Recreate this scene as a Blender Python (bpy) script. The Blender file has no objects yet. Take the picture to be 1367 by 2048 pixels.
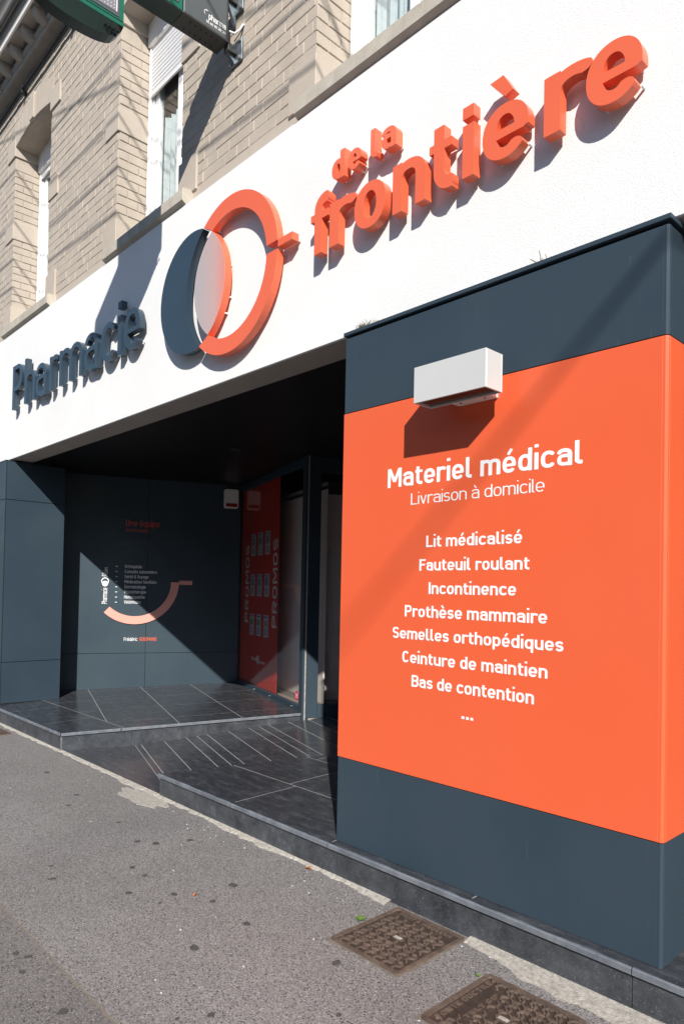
import bpy, bmesh, math, random
import numpy as np
from mathutils import Vector, Matrix
from mathutils.geometry import tessellate_polygon

random.seed(7)
rng = np.random.RandomState(11)
SC = bpy.context.scene
COL = SC.collection
R_ = math.radians

# ------------------------------------------------------------------ camera
EYE = Vector((0, 0, 1.51))
YAW, PIT, ROL = -0.813191723, 0.0197583084, 0.0197819358
fw = Vector((math.sin(YAW)*math.cos(PIT), math.cos(YAW)*math.cos(PIT), math.sin(PIT)))
r0 = Vector((math.cos(YAW), -math.sin(YAW), 0)); u0 = r0.cross(fw)
rt = r0*math.cos(ROL) + u0*math.sin(ROL); up = -r0*math.sin(ROL) + u0*math.cos(ROL)
cd = bpy.data.cameras.new('camera'); cam = bpy.data.objects.new('camera', cd); COL.objects.link(cam)
cd.sensor_fit = 'VERTICAL'; cd.sensor_height = 24; cd.lens = 1390.37753/2048*24
cd.shift_y = 131.97/2048; cd.clip_start = .05; cd.clip_end = 600
m = Matrix((rt, up, -fw)).transposed().to_4x4(); m.translation = EYE
cam.matrix_world = m
SC.camera = cam

# ------------------------------------------------------------------ light
SUN = Vector((-1.17, 1.0, -.98)).normalized()           # travel direction of the light
w = bpy.data.worlds.new('World'); SC.world = w; w.use_nodes = True
sk = w.node_tree.nodes.new('ShaderNodeTexSky'); sk.sky_type = 'NISHITA'; sk.sun_disc = False
sk.sun_elevation = math.asin(-SUN.z); sk.sun_rotation = math.atan2(-SUN.x, -SUN.y)
sk.air_density = 1.0; sk.dust_density = .25; sk.ozone_density = 2.5
bg = w.node_tree.nodes['Background']; w.node_tree.links.new(sk.outputs[0], bg.inputs[0])
bg.inputs[1].default_value = .092
sl = bpy.data.lights.new('sun', 'SUN'); sl.energy = 4.6; sl.angle = R_(.53); sl.color = (1, .955, .89)
so = bpy.data.objects.new('sun', sl); COL.objects.link(so); so.rotation_euler = SUN.to_track_quat('-Z', 'Y').to_euler(); so.location = (6, -6, 14)
SC.view_settings.view_transform = 'Standard'; SC.view_settings.look = 'None'
SC.view_settings.exposure = .48; SC.view_settings.gamma = 1.0
SC.view_settings.use_curve_mapping = False
SC.cycles.max_bounces = 8; SC.cycles.use_denoising = True

# ------------------------------------------------------------------ materials
def mat(name, col, rough=.5, var=0.0, vscale=3.0, col2=None, bump=0.0, bscale=200.0, metal=0.0, spec=.5, detail=6, coat=0, fac2=None):
    """principled with world-position noise: tint variation and a fine relief"""
    M = bpy.data.materials.new(name); M.use_nodes = True
    N = M.node_tree.nodes; L = M.node_tree.links; b = N['Principled BSDF']
    b.inputs['Base Color'].default_value = (*col, 1); b.inputs['Roughness'].default_value = rough
    b.inputs['Metallic'].default_value = metal; b.inputs['Specular IOR Level'].default_value = spec
    if coat: b.inputs['Coat Weight'].default_value = coat; b.inputs['Coat Roughness'].default_value = .08
    g = N.new('ShaderNodeNewGeometry')
    if var or col2:
        n = N.new('ShaderNodeTexNoise'); n.inputs['Scale'].default_value = vscale; n.inputs['Detail'].default_value = detail
        n.inputs['Roughness'].default_value = .62
        L.new(g.outputs['Position'], n.inputs['Vector'])
        rmp = N.new('ShaderNodeValToRGB'); L.new(n.outputs['Fac'], rmp.inputs[0])
        c2 = col2 or tuple(min(1, c*(1+var)) for c in col); c1 = col if col2 else tuple(c*(1-var) for c in col)
        lo, hi = fac2 or (.32, .68)
        rmp.color_ramp.elements[0].position = lo; rmp.color_ramp.elements[1].position = hi
        rmp.color_ramp.elements[0].color = (*c1, 1); rmp.color_ramp.elements[1].color = (*c2, 1)
        L.new(rmp.outputs[0], b.inputs['Base Color'])
    if bump:
        n = N.new('ShaderNodeTexNoise'); n.inputs['Scale'].default_value = bscale; n.inputs['Detail'].default_value = 5
        L.new(g.outputs['Position'], n.inputs['Vector'])
        bp = N.new('ShaderNodeBump'); bp.inputs['Strength'].default_value = bump; bp.inputs['Distance'].default_value = .004
        L.new(n.outputs['Fac'], bp.inputs['Height']); L.new(bp.outputs[0], b.inputs['Normal'])
    return M

def nodes_of(M): return M.node_tree.nodes, M.node_tree.links, M.node_tree.nodes['Principled BSDF']

def glass(name, tint=(.92, .95, .95), refl=1.0):
    M = bpy.data.materials.new(name); M.use_nodes = True
    N = M.node_tree.nodes; L = M.node_tree.links; N.remove(N['Principled BSDF'])
    tr = N.new('ShaderNodeBsdfTransparent'); tr.inputs[0].default_value = (*tint, 1)
    gl = N.new('ShaderNodeBsdfGlossy'); gl.inputs['Roughness'].default_value = .01
    ge = N.new('ShaderNodeNewGeometry'); dt = N.new('ShaderNodeVectorMath'); dt.operation = 'DOT_PRODUCT'
    L.new(ge.outputs['Normal'], dt.inputs[0]); L.new(ge.outputs['Incoming'], dt.inputs[1])
    def mth(op, x, y=None):
        q = N.new('ShaderNodeMath'); q.operation = op; q.use_clamp = op == 'SUBTRACT'
        for i, v_ in ((0, x), (1, y)):
            if v_ is None: continue
            if isinstance(v_, float): q.inputs[i].default_value = v_
            else: L.new(v_, q.inputs[i])
        return q.outputs[0]
    ab = mth('ABSOLUTE', dt.outputs['Value'])
    sch = mth('MULTIPLY_ADD', mth('POWER', mth('SUBTRACT', 1.0, ab), 5.0), .96); sch.node.inputs[2].default_value = .043
    ml = mth('MULTIPLY', sch, 1.0*refl).node
    mx = N.new('ShaderNodeMixShader'); L.new(ml.outputs[0], mx.inputs[0]); L.new(tr.outputs[0], mx.inputs[1]); L.new(gl.outputs[0], mx.inputs[2])
    L.new(mx.outputs[0], N['Material Output'].inputs[0])
    return M

def clad_material(name, col, rough, spec, dust=.10):
    """coated sheet: faint waviness, rain streaks, sparse specks and scratches"""
    M = mat(name, col, rough, spec=spec); N, L, b = nodes_of(M); g = N.new('ShaderNodeNewGeometry')
    def noise(sc, scale, det=4):
        mp = N.new('ShaderNodeMapping'); mp.inputs['Scale'].default_value = sc; L.new(g.outputs['Position'], mp.inputs[0])
        n = N.new('ShaderNodeTexNoise'); n.inputs['Scale'].default_value = scale; n.inputs['Detail'].default_value = det; L.new(mp.outputs[0], n.inputs['Vector']); return n.outputs[0]
    def ramp(src, a, c, lo, hi):
        r = N.new('ShaderNodeMapRange'); r.inputs[1].default_value = a; r.inputs[2].default_value = c; r.inputs[3].default_value = lo; r.inputs[4].default_value = hi; L.new(src, r.inputs[0]); return r.outputs[0]
    def add(x, y):
        q = N.new('ShaderNodeMath'); q.operation = 'ADD'; L.new(x, q.inputs[0]); L.new(y, q.inputs[1]); return q.outputs[0]
    streak = ramp(noise((1, 1, .05), 30, 3), .52, .80, 0, dust*.22)
    cloud = ramp(noise((1, 1, 1), 1.6, 7), .35, .75, 0, dust*.9)
    speck = ramp(noise((1, 1, 1), 75, 2), .735, .76, 0, dust*2.2)
    scr = ramp(noise((9, 9, .9), 6, 1), .76, .78, 0, dust*1.0)
    f = add(add(streak, cloud), add(speck, scr))
    mx = N.new('ShaderNodeMixRGB'); L.new(f, mx.inputs[0]); mx.inputs[1].default_value = (*[c*.95 for c in col], 1); mx.inputs[2].default_value = (*[min(.9, c*.5+k_) for c, k_ in zip(col, (.13, .145, .155))], 1)
    L.new(mx.outputs[0], b.inputs['Base Color'])
    L.new(ramp(noise((1, 1, 1), 3, 6), .3, .7, rough-.07, rough+.07), b.inputs['Roughness'])
    bp = N.new('ShaderNodeBump'); bp.inputs['Strength'].default_value = .22; bp.inputs['Distance'].default_value = .012
    L.new(noise((1, 1, 1), 1.7, 1), bp.inputs['Height']); L.new(bp.outputs[0], b.inputs['Normal'])
    return M
MT = {}
MT['anthracite'] = clad_material('anthracite', (.034, .055, .075), .42, .12, .10)
MT['anthracite_satin'] = clad_material('anthracite_satin', (.039, .062, .081), .46, .24, .10)
MT['anthracite_gap'] = mat('anthracite_gap', (.008, .010, .012), .6)
MT['orange'] = clad_material('orange', (.79, .125, .046), .36, .35, .04)
MT['letter_orange'] = mat('letter_orange', (.77, .140, .062), .30, var=.02, vscale=1.5)
MT['letter_blue'] = mat('letter_blue', (.031, .052, .073), .25, var=.05, vscale=2)
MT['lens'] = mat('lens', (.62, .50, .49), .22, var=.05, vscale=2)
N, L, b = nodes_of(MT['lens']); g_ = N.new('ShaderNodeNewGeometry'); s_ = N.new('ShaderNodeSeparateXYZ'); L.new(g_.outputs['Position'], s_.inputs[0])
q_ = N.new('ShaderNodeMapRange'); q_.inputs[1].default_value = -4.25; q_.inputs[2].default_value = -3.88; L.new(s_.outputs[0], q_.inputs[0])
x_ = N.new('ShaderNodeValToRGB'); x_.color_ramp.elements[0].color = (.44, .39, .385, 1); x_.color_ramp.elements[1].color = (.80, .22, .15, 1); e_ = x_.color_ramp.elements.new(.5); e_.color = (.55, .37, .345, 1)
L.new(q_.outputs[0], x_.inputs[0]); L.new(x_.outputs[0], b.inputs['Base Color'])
MT['white_print'] = mat('white_print', (.86, .86, .86), .5)
MT['red_print'] = mat('red_print', (.62, .05, .035), .45)
MT['pink'] = mat('pink', (.78, .36, .29), .4, var=.04, vscale=4)
MT['render_white'] = mat('render_white', (.79, .79, .78), .9, var=.025, vscale=1.2, bump=.45, bscale=190)
MT['soffit'] = mat('soffit', (.42, .385, .345), .9, var=.08, vscale=4, bump=.3)
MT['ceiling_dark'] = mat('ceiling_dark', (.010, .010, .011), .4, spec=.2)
MT['brick_paint'] = mat('brick_paint', (.455, .392, .325), .78, var=.07, vscale=6, bump=.5, bscale=60)
MT['stone_paint'] = mat('stone_paint', (.475, .410, .342), .75, var=.05, vscale=4, bump=.2, bscale=120)
MT['sill'] = mat('sill', (.40, .36, .30), .8, col2=(.52, .475, .40), vscale=9, bump=.3, bscale=90)
MT['pvc'] = mat('pvc', (.83, .83, .82), .35)
MT['shutter'] = mat('shutter', (.78, .78, .79), .45)
MT['curtain'] = mat('curtain', (.84, .86, .88), .9, var=.04, vscale=8)
MT['cornice'] = mat('cornice', (.36, .33, .30), .7, var=.12, vscale=6, bump=.1)
MT['zinc'] = mat('zinc', (.55, .56, .57), .35, metal=.7)
MT['white_metal'] = mat('white_metal', (.80, .79, .77), .4, var=.02, vscale=3)
MT['lamp_housing'] = mat('lamp_housing', (.56, .57, .56), .4, var=.02, vscale=3)
MT['black_cable'] = mat('black_cable', (.012, .012, .013), .5)
MT['green'] = mat('green', (.010, .13, .085), .28, var=.08, vscale=6)
MT['green_dark'] = mat('green_dark', (.006, .022, .017), .35, var=.2, vscale=5)
MT['sign_grey'] = mat('sign_grey', (.085, .098, .105), .35, var=.06, vscale=4)
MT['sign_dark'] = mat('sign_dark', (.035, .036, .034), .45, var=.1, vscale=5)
MT['led'] = mat('led', (.22, .21, .24), .5, var=.05)
MT['led_dot'] = mat('led_dot', (.55, .55, .56), .3)
MT['galva'] = mat('galva', (.20, .235, .26), .4, metal=.5, var=.1, vscale=20)
MT['dark_hole'] = mat('dark_hole', (.004, .004, .004), .8)
MT['lamp_glass'] = mat('lamp_glass', (.06, .03, .022), .15)
MT['grout'] = mat('grout', (.34, .335, .325), .9, var=.15, vscale=20)
MT['interior_panel'] = mat('interior_panel', (.84, .79, .76), .6, var=.03)
MT['interior_floor'] = mat('interior_floor', (.52, .44, .36), .4, var=.08, vscale=4)
MT['banner'] = mat('banner', (.70, .050, .025), .5)
MT['paper'] = mat('paper', (.62, .66, .70), .7)
MT['paper_blue'] = mat('paper_blue', (.16, .24, .36), .7)
MT['paper_green'] = mat('paper_green', (.25, .28, .08), .7)
MT['paper_pink'] = mat('paper_pink', (.6, .25, .27), .7)
MT['sticker'] = mat('sticker', (.80, .02, .10), .4)
MT['alarm_red'] = mat('alarm_red', (.30, .02, .015), .2)
MT['leaf_green'] = mat('leaf_green', (.10, .20, .025), .6, var=.25, vscale=60)
MT['dry_grass'] = mat('dry_grass', (.26, .21, .13), .9, var=.3, vscale=60)
MT['dead_leaf'] = mat('dead_leaf', (.42, .14, .035), .7, var=.25, vscale=60)
MT['gum'] = mat('gum', (.075, .070, .068), .75, var=.2, vscale=40)
MT['litter'] = mat('litter', (.7, .69, .66), .7)
MT['glass_shop'] = glass('glass_shop', (.95, .94, .93), 1.0)
MT['glass_window'] = glass('glass_window', (.85, .88, .88), 1.3)
MT['road'] = mat('road', (.06, .06, .062), .85, var=.15, vscale=3, bump=.5, bscale=120)
MT['kerb'] = mat('kerb', (.30, .29, .28), .8, var=.12, vscale=6, bump=.3)

def tile_material():
    M = mat('bluestone', (.030, .033, .040), .34)
    N, L, b = nodes_of(M); g = N.new('ShaderNodeNewGeometry')
    n = N.new('ShaderNodeTexNoise'); n.inputs['Scale'].default_value = 7; n.inputs['Detail'].default_value = 12; n.inputs['Roughness'].default_value = .8
    mp = N.new('ShaderNodeMapping'); mp.inputs['Scale'].default_value = (1, 3.0, 1); mp.inputs['Rotation'].default_value = (0, 0, .33)
    L.new(g.outputs['Position'], mp.inputs[0]); L.new(mp.outputs[0], n.inputs['Vector'])
    r = N.new('ShaderNodeValToRGB'); e = r.color_ramp.elements
    e[0].position = .30; e[0].color = (.022, .024, .028, 1); e[1].position = .75; e[1].color = (.135, .14, .15, 1)
    k = e.new(.52); k.color = (.050, .053, .061, 1); L.new(n.outputs[0], r.inputs[0])
    f = N.new('ShaderNodeTexNoise'); f.inputs['Scale'].default_value = 160; f.inputs['Detail'].default_value = 3
    L.new(g.outputs['Position'], f.inputs['Vector'])
    r2 = N.new('ShaderNodeValToRGB'); r2.color_ramp.elements[0].position = .66; r2.color_ramp.elements[1].position = .76
    r2.color_ramp.elements[0].color = (0, 0, 0, 1); r2.color_ramp.elements[1].color = (.16, .16, .16, 1); L.new(f.outputs[0], r2.inputs[0])
    ad = N.new('ShaderNodeMixRGB'); ad.blend_type = 'ADD'; ad.inputs[0].default_value = 1
    L.new(r.outputs[0], ad.inputs[1]); L.new(r2.outputs[0], ad.inputs[2]); L.new(ad.outputs[0], b.inputs['Base Color'])
    rr = N.new('ShaderNodeMapRange'); rr.inputs['To Min'].default_value = .06; rr.inputs['To Max'].default_value = .34
    L.new(n.outputs[0], rr.inputs[0]); L.new(rr.outputs[0], b.inputs['Roughness'])
    bp = N.new('ShaderNodeBump'); bp.inputs['Strength'].default_value = .12; bp.inputs['Distance'].default_value = .003
    L.new(f.outputs[0], bp.inputs['Height']); L.new(bp.outputs[0], b.inputs['Normal'])
    return M
MT['tile'] = tile_material()
MT['tile_edge'] = mat('tile_edge', (.105, .118, .14), .5, col2=(.19, .205, .23), vscale=14, bump=.3)

def riser_material():
    M = mat('riser_stone', (.03, .032, .036), .42)
    N, L, b = nodes_of(M); g = N.new('ShaderNodeNewGeometry')
    n = N.new('ShaderNodeTexNoise'); n.inputs['Scale'].default_value = 6; n.inputs['Detail'].default_value = 13; n.inputs['Roughness'].default_value = .78
    L.new(g.outputs['Position'], n.inputs['Vector'])
    r = N.new('ShaderNodeValToRGB'); e = r.color_ramp.elements
    e[0].position = .34; e[0].color = (.022, .025, .030, 1); e[1].position = .80; e[1].color = (.15, .16, .175, 1); k = e.new(.56); k.color = (.060, .066, .077, 1)
    L.new(n.outputs[0], r.inputs[0])
    f = N.new('ShaderNodeTexNoise'); f.inputs['Scale'].default_value = 190; f.inputs['Detail'].default_value = 2; L.new(g.outputs['Position'], f.inputs['Vector'])
    r2 = N.new('ShaderNodeValToRGB'); r2.color_ramp.elements[0].position = .64; r2.color_ramp.elements[1].position = .74
    r2.color_ramp.elements[0].color = (0, 0, 0, 1); r2.color_ramp.elements[1].color = (.14, .14, .14, 1); L.new(f.outputs[0], r2.inputs[0])
    ad = N.new('ShaderNodeMixRGB'); ad.blend_type = 'ADD'; ad.inputs[0].default_value = 1
    L.new(r.outputs[0], ad.inputs[1]); L.new(r2.outputs[0], ad.inputs[2]); L.new(ad.outputs[0], b.inputs['Base Color'])
    return M
MT['riser'] = riser_material()

def asphalt_material():
    M = mat('asphalt', (.17, .16, .155), .9)
    N, L, b = nodes_of(M); g = N.new('ShaderNodeNewGeometry')
    def noise(s, d=4, ro=.6):
        n = N.new('ShaderNodeTexNoise'); n.inputs['Scale'].default_value = s; n.inputs['Detail'].default_value = d; n.inputs['Roughness'].default_value = ro
        L.new(g.outputs['Position'], n.inputs['Vector']); return n
    def ramp(src, a, b_, ca, cb):
        r = N.new('ShaderNodeValToRGB'); r.color_ramp.elements[0].position = a; r.color_ramp.elements[1].position = b_
        r.color_ramp.elements[0].color = (*ca, 1); r.color_ramp.elements[1].color = (*cb, 1); L.new(src, r.inputs[0]); return r.outputs[0]
    def mix(mode, fac, a, c):
        x = N.new('ShaderNodeMixRGB'); x.blend_type = mode
        if isinstance(fac, float): x.inputs[0].default_value = fac
        else: L.new(fac, x.inputs[0])
        for i, v in ((1, a), (2, c)):
            if isinstance(v, tuple): x.inputs[i].default_value = (*v, 1)
            else: L.new(v, x.inputs[i])
        return x.outputs[0]
    big = ramp(noise(1.1, 6).outputs[0], .35, .68, (.218, .206, .199), (.268, .255, .247))
    v = N.new('ShaderNodeTexVoronoi'); v.inputs['Scale'].default_value = 210; L.new(g.outputs['Position'], v.inputs['Vector'])
    cell = N.new('ShaderNodeSeparateColor'); L.new(v.outputs['Color'], cell.inputs[0])
    stones = ramp(cell.outputs[0], .05, .95, (.52, .51, .51), (1.45, 1.43, 1.40))
    c = mix('MULTIPLY', .8, big, stones)
    pits = ramp(noise(105, 3).outputs[0], .34, .43, (1, 1, 1), (0, 0, 0))
    c = mix('MIX', pits, c, (.075, .073, .073))
    v2 = N.new('ShaderNodeTexVoronoi'); v2.inputs['Scale'].default_value = 105; L.new(g.outputs['Position'], v2.inputs['Vector'])
    c2_ = N.new('ShaderNodeSeparateColor'); L.new(v2.outputs['Color'], c2_.inputs[0])
    dk = mix('MULTIPLY', 1.0, ramp(c2_.outputs[0], .80, .84, (0, 0, 0), (1, 1, 1)), ramp(v2.outputs['Distance'], .30, .52, (1, 1, 1), (0, 0, 0)))
    c = mix('MIX', dk, c, (.055, .052, .052))
    lt = mix('MULTIPLY', 1.0, ramp(c2_.outputs[1], .86, .90, (0, 0, 0), (1, 1, 1)), ramp(v2.outputs['Distance'], .30, .52, (.55, .55, .55), (0, 0, 0)))
    c = mix('MIX', lt, c, (.36, .345, .335))
    white = ramp(cell.outputs[1], .985, .992, (0, 0, 0), (1, 1, 1))
    c = mix('MIX', white, c, (.48, .47, .46))
    # older strip of pavement beyond a straight seam
    sp = N.new('ShaderNodeSeparateXYZ'); L.new(g.outputs['Position'], sp.inputs[0])
    wob = noise(14, 3); ma = N.new('ShaderNodeMath'); ma.operation = 'MULTIPLY_ADD'; ma.inputs[1].default_value = .016
    L.new(wob.outputs[0], ma.inputs[0]); L.new(sp.outputs[1], ma.inputs[2])
    old = N.new('ShaderNodeMath'); old.operation = 'LESS_THAN'; old.inputs[1].default_value = 1.134; L.new(ma.outputs[0], old.inputs[0])
    c = mix('MIX', old.outputs[0], c, mix('MULTIPLY', 1.0, c, (.80, .79, .78)))
    d = N.new('ShaderNodeMath'); d.operation = 'COMPARE'; d.inputs[1].default_value = 1.136; d.inputs[2].default_value = .0042; L.new(ma.outputs[0], d.inputs[0])
    c = mix('MIX', d.outputs[0], c, (.22, .185, .14))
    L.new(c, b.inputs['Base Color'])
    bp = N.new('ShaderNodeBump'); bp.inputs['Strength'].default_value = .9; bp.inputs['Distance'].default_value = .004
    hm = N.new('ShaderNodeMath'); hm.operation = 'ADD'; L.new(noise(130, 4).outputs[0], hm.inputs[0]); L.new(cell.outputs[0], hm.inputs[1])
    L.new(hm.outputs[0], bp.inputs['Height']); L.new(bp.outputs[0], b.inputs['Normal'])
    return M
MT['asphalt'] = asphalt_material()
MT['mortar'] = mat('mortar', (.27, .245, .21), .92, col2=(.50, .465, .41), vscale=55, bump=.8, bscale=140)

def rust_material(name, a, c, d):
    M = mat(name, a, .75)
    N, L, b = nodes_of(M); g = N.new('ShaderNodeNewGeometry')
    n = N.new('ShaderNodeTexNoise'); n.inputs['Scale'].default_value = 16; n.inputs['Detail'].default_value = 9; n.inputs['Roughness'].default_value = .75
    L.new(g.outputs['Position'], n.inputs['Vector'])
    r = N.new('ShaderNodeValToRGB'); e = r.color_ramp.elements
    e[0].position = .33; e[0].color = (*a, 1); e[1].position = .74; e[1].color = (*d, 1); k = e.new(.54); k.color = (*c, 1)
    L.new(n.outputs[0], r.inputs[0]); L.new(r.outputs[0], b.inputs['Base Color'])
    bp = N.new('ShaderNodeBump'); bp.inputs['Strength'].default_value = .5; bp.inputs['Distance'].default_value = .003
    L.new(n.outputs[0], bp.inputs['Height']); L.new(bp.outputs[0], b.inputs['Normal'])
    return M
MT['rust'] = rust_material('rust', (.026, .018, .014), (.052, .035, .026), (.12, .078, .052))
MT['rust_raised'] = rust_material('rust_raised', (.070, .050, .039), (.118, .082, .062), (.21, .15, .112))

# ------------------------------------------------------------------ object helpers
def tag(o, label=None, cat=None, group=None, kind=None):
    if label: o['label'] = label
    if cat: o['category'] = cat
    if group: o['group'] = group
    if kind: o['kind'] = kind
    return o
def thing(name, loc, label, cat, group=None):
    o = bpy.data.objects.new(name, None); o.empty_display_size = .1; COL.objects.link(o); o.location = loc
    return tag(o, label, cat, group)
def world_loc(o):
    v = Vector(o.location)
    p = o.parent
    return v if p is None else v      # every parent link below keeps world coordinates
def adopt(o, parent):
    if parent is not None:
        o.parent = parent
        mw = Matrix.Translation(parent.location)
        if parent.rotation_euler[:] != (0, 0, 0) or parent.scale[:] != (1, 1, 1):
            mw = Matrix.LocRotScale(parent.location, parent.rotation_euler, parent.scale)
        o.matrix_parent_inverse = mw.inverted()
    return o
def link(name, me, parent=None, material=None):
    o = bpy.data.objects.new(name, me); COL.objects.link(o)
    if material is not None and len(me.materials) == 0: me.materials.append(material)
    return adopt(o, parent)

class MB:
    """collects world-space faces; build() links them as one mesh object"""
    def __init__(self): self.v = []; self.f = []; self.m = []; self.mi = 0
    def add(self, vs, fs):
        b = len(self.v); self.v += [tuple(p) for p in vs]; self.f += [tuple(b+i for i in f) for f in fs]; self.m += [self.mi]*len(fs)
        return self
    def box(self, x0, x1, y0, y1, z0, z1, bev=0.0):
        if bev <= 0:
            v = [(x, y, z) for z in (z0, z1) for y in (y0, y1) for x in (x0, x1)]
            return self.add(v, [(0, 2, 3, 1), (4, 5, 7, 6), (0, 1, 5, 4), (2, 6, 7, 3), (0, 4, 6, 2), (1, 3, 7, 5)])
        return self.obox(Vector(((x0+x1)/2, (y0+y1)/2, (z0+z1)/2)), Vector((1, 0, 0)), Vector((0, 1, 0)), Vector((0, 0, 1)), (x1-x0)/2, (y1-y0)/2, (z1-z0)/2, bev)
    def obox(self, c, ax, ay, az, hx, hy, hz, bev=0.0):
        """oriented box; with bev every edge is chamfered"""
        c = Vector(c); ax, ay, az = Vector(ax), Vector(ay), Vector(az)
        if bev <= 0:
            v = [c+ax*sx*hx+ay*sy*hy+az*sz*hz for sz in (-1, 1) for sy in (-1, 1) for sx in (-1, 1)]
            return self.add(v, [(0, 2, 3, 1), (4, 5, 7, 6), (0, 1, 5, 4), (2, 6, 7, 3), (0, 4, 6, 2), (1, 3, 7, 5)])
        bm = bmesh.new()
        vs = [bm.verts.new(c+ax*sx*hx+ay*sy*hy+az*sz*hz) for sz in (-1, 1) for sy in (-1, 1) for sx in (-1, 1)]
        for f in [(0, 2, 3, 1), (4, 5, 7, 6), (0, 1, 5, 4), (2, 6, 7, 3), (0, 4, 6, 2), (1, 3, 7, 5)]: bm.faces.new([vs[i] for i in f])
        bmesh.ops.bevel(bm, geom=bm.edges[:], offset=bev, segments=1, affect='EDGES', profile=.5)
        bm.verts.index_update()
        self.add([v.co.copy() for v in bm.verts], [[v.index for v in f.verts] for f in bm.faces]); bm.free()
        return self
    def prism(self, poly, a, b):
        """poly: list of Vectors (one planar loop); extruded from +a to +b (Vectors)"""
        n = len(poly); v = [Vector(p)+a for p in poly]+[Vector(p)+b for p in poly]
        return self.add(v, [tuple(range(n))[::-1], tuple(range(n, 2*n))]+[(i, (i+1) % n, n+(i+1) % n, n+i) for i in range(n)])
    def tube(self, pts, r, seg=8):
        pts = [Vector(p) for p in pts]; rings = []
        for i, p in enumerate(pts):
            t = (pts[min(i+1, len(pts)-1)]-pts[max(i-1, 0)]).normalized()
            a = t.orthogonal().normalized() if abs(t.z) > .95 else t.cross(Vector((0, 0, 1))).normalized()
            b = t.cross(a)
            rr = r[i] if isinstance(r, (list, tuple)) else r
            rings.append([p+a*math.cos(2*math.pi*k/seg)*rr+b*math.sin(2*math.pi*k/seg)*rr for k in range(seg)])
        v = [q for g in rings for q in g]; f = []
        for i in range(len(pts)-1):
            for k in range(seg): f.append((i*seg+k, i*seg+(k+1) % seg, (i+1)*seg+(k+1) % seg, (i+1)*seg+k))
        f.append(tuple(range(seg))[::-1]); f.append(tuple(len(v)-seg+k for k in range(seg)))
        return self.add(v, f)
    def mesh(self, name):
        me = bpy.data.meshes.new(name); me.from_pydata(self.v, [], self.f); 
        if any(self.m): me.polygons.foreach_set('material_index', self.m)
        bm = bmesh.new(); bm.from_mesh(me); bmesh.ops.recalc_face_normals(bm, faces=bm.faces); bm.to_mesh(me); bm.free()
        me.update(); return me
    def build(self, name, materials, parent=None, smooth=False):
        me = self.mesh(name)
        for M in (materials if isinstance(materials, (list, tuple)) else [materials]): me.materials.append(M)
        if smooth:
            for p in me.polygons: p.use_smooth = True
        return link(name, me, parent)
V = Vector
ZV = V((0, 0, 1))

# ------------------------------------------------------------------ outlines by distance fields (letters, emblem)
def contour(F, x0, y0, d):
    ny, nx = F.shape
    ins = F < 0; seg = {}
    mixed = np.zeros((ny-1, nx-1), int)
    mixed = ins[:-1, :-1]*1 + ins[:-1, 1:]*2 + ins[1:, 1:]*4 + ins[1:, :-1]*8
    TB = {1: [(3, 0)], 2: [(0, 1)], 3: [(3, 1)], 4: [(1, 2)], 5: [(3, 0), (1, 2)], 6: [(0, 2)], 7: [(3, 2)], 8: [(2, 3)], 9: [(2, 0)],
          10: [(0, 1), (2, 3)], 11: [(2, 1)], 12: [(1, 3)], 13: [(1, 0)], 14: [(0, 3)]}
    pts = {}
    def ek(e, i, j):
        k = ('h', i, j) if e == 0 else ('v', i, j+1) if e == 1 else ('h', i+1, j) if e == 2 else ('v', i, j)
        if k not in pts:
            a = F[k[1], k[2]]; b = F[k[1], k[2]+1] if k[0] == 'h' else F[k[1]+1, k[2]]
            t = a/(a-b) if a != b else .5
            pts[k] = (x0+(k[2]+(t if k[0] == 'h' else 0))*d, y0+(k[1]+(t if k[0] == 'v' else 0))*d)
        return k
    for i, j in zip(*np.nonzero((mixed > 0) & (mixed < 15))):
        for a, b in TB[mixed[i, j]]:
            seg[ek(b, i, j)] = ek(a, i, j)
    loops = []
    while seg:
        k0, k = seg.popitem(); lp = [k0, k]
        while k in seg:
            k = seg.pop(k); lp.append(k)
            if k == k0: break
        loops.append([pts[q] for q in lp[:-1]])
    return loops
def rdp(P, eps):
    P = np.array(P)
    def rec(a, b):
        if b-a < 2: return []
        A, B = P[a], P[b]; ab = B-A; L = np.hypot(*ab)
        Q = P[a+1:b]-A
        dd = np.abs(Q[:, 0]*ab[1]-Q[:, 1]*ab[0])/L if L > 1e-12 else np.hypot(Q[:, 0], Q[:, 1])
        i = int(dd.argmax())
        if dd[i] < eps: return []
        return rec(a, a+1+i)+[a+1+i]+rec(a+1+i, b)
    n = len(P)
    if n < 6: return [tuple(p) for p in P]
    far = int(np.hypot(*(P-P[0]).T).argmax())
    P = np.vstack([P, P[:1]])
    idx = [0]+rec(0, far)+[far]+rec(far, n)
    return [tuple(P[i]) for i in idx]
def field_loops(fn, bb, d, eps):
    x = np.arange(bb[0], bb[1]+d, d); y = np.arange(bb[2], bb[3]+d, d)
    X, Y = np.meshgrid(x, y)
    lp = [rdp(l, eps) for l in contour(fn(X, Y), bb[0], bb[2], d) if len(l) > 6]
    return [l for l in lp if len(l) >= 3]
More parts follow.
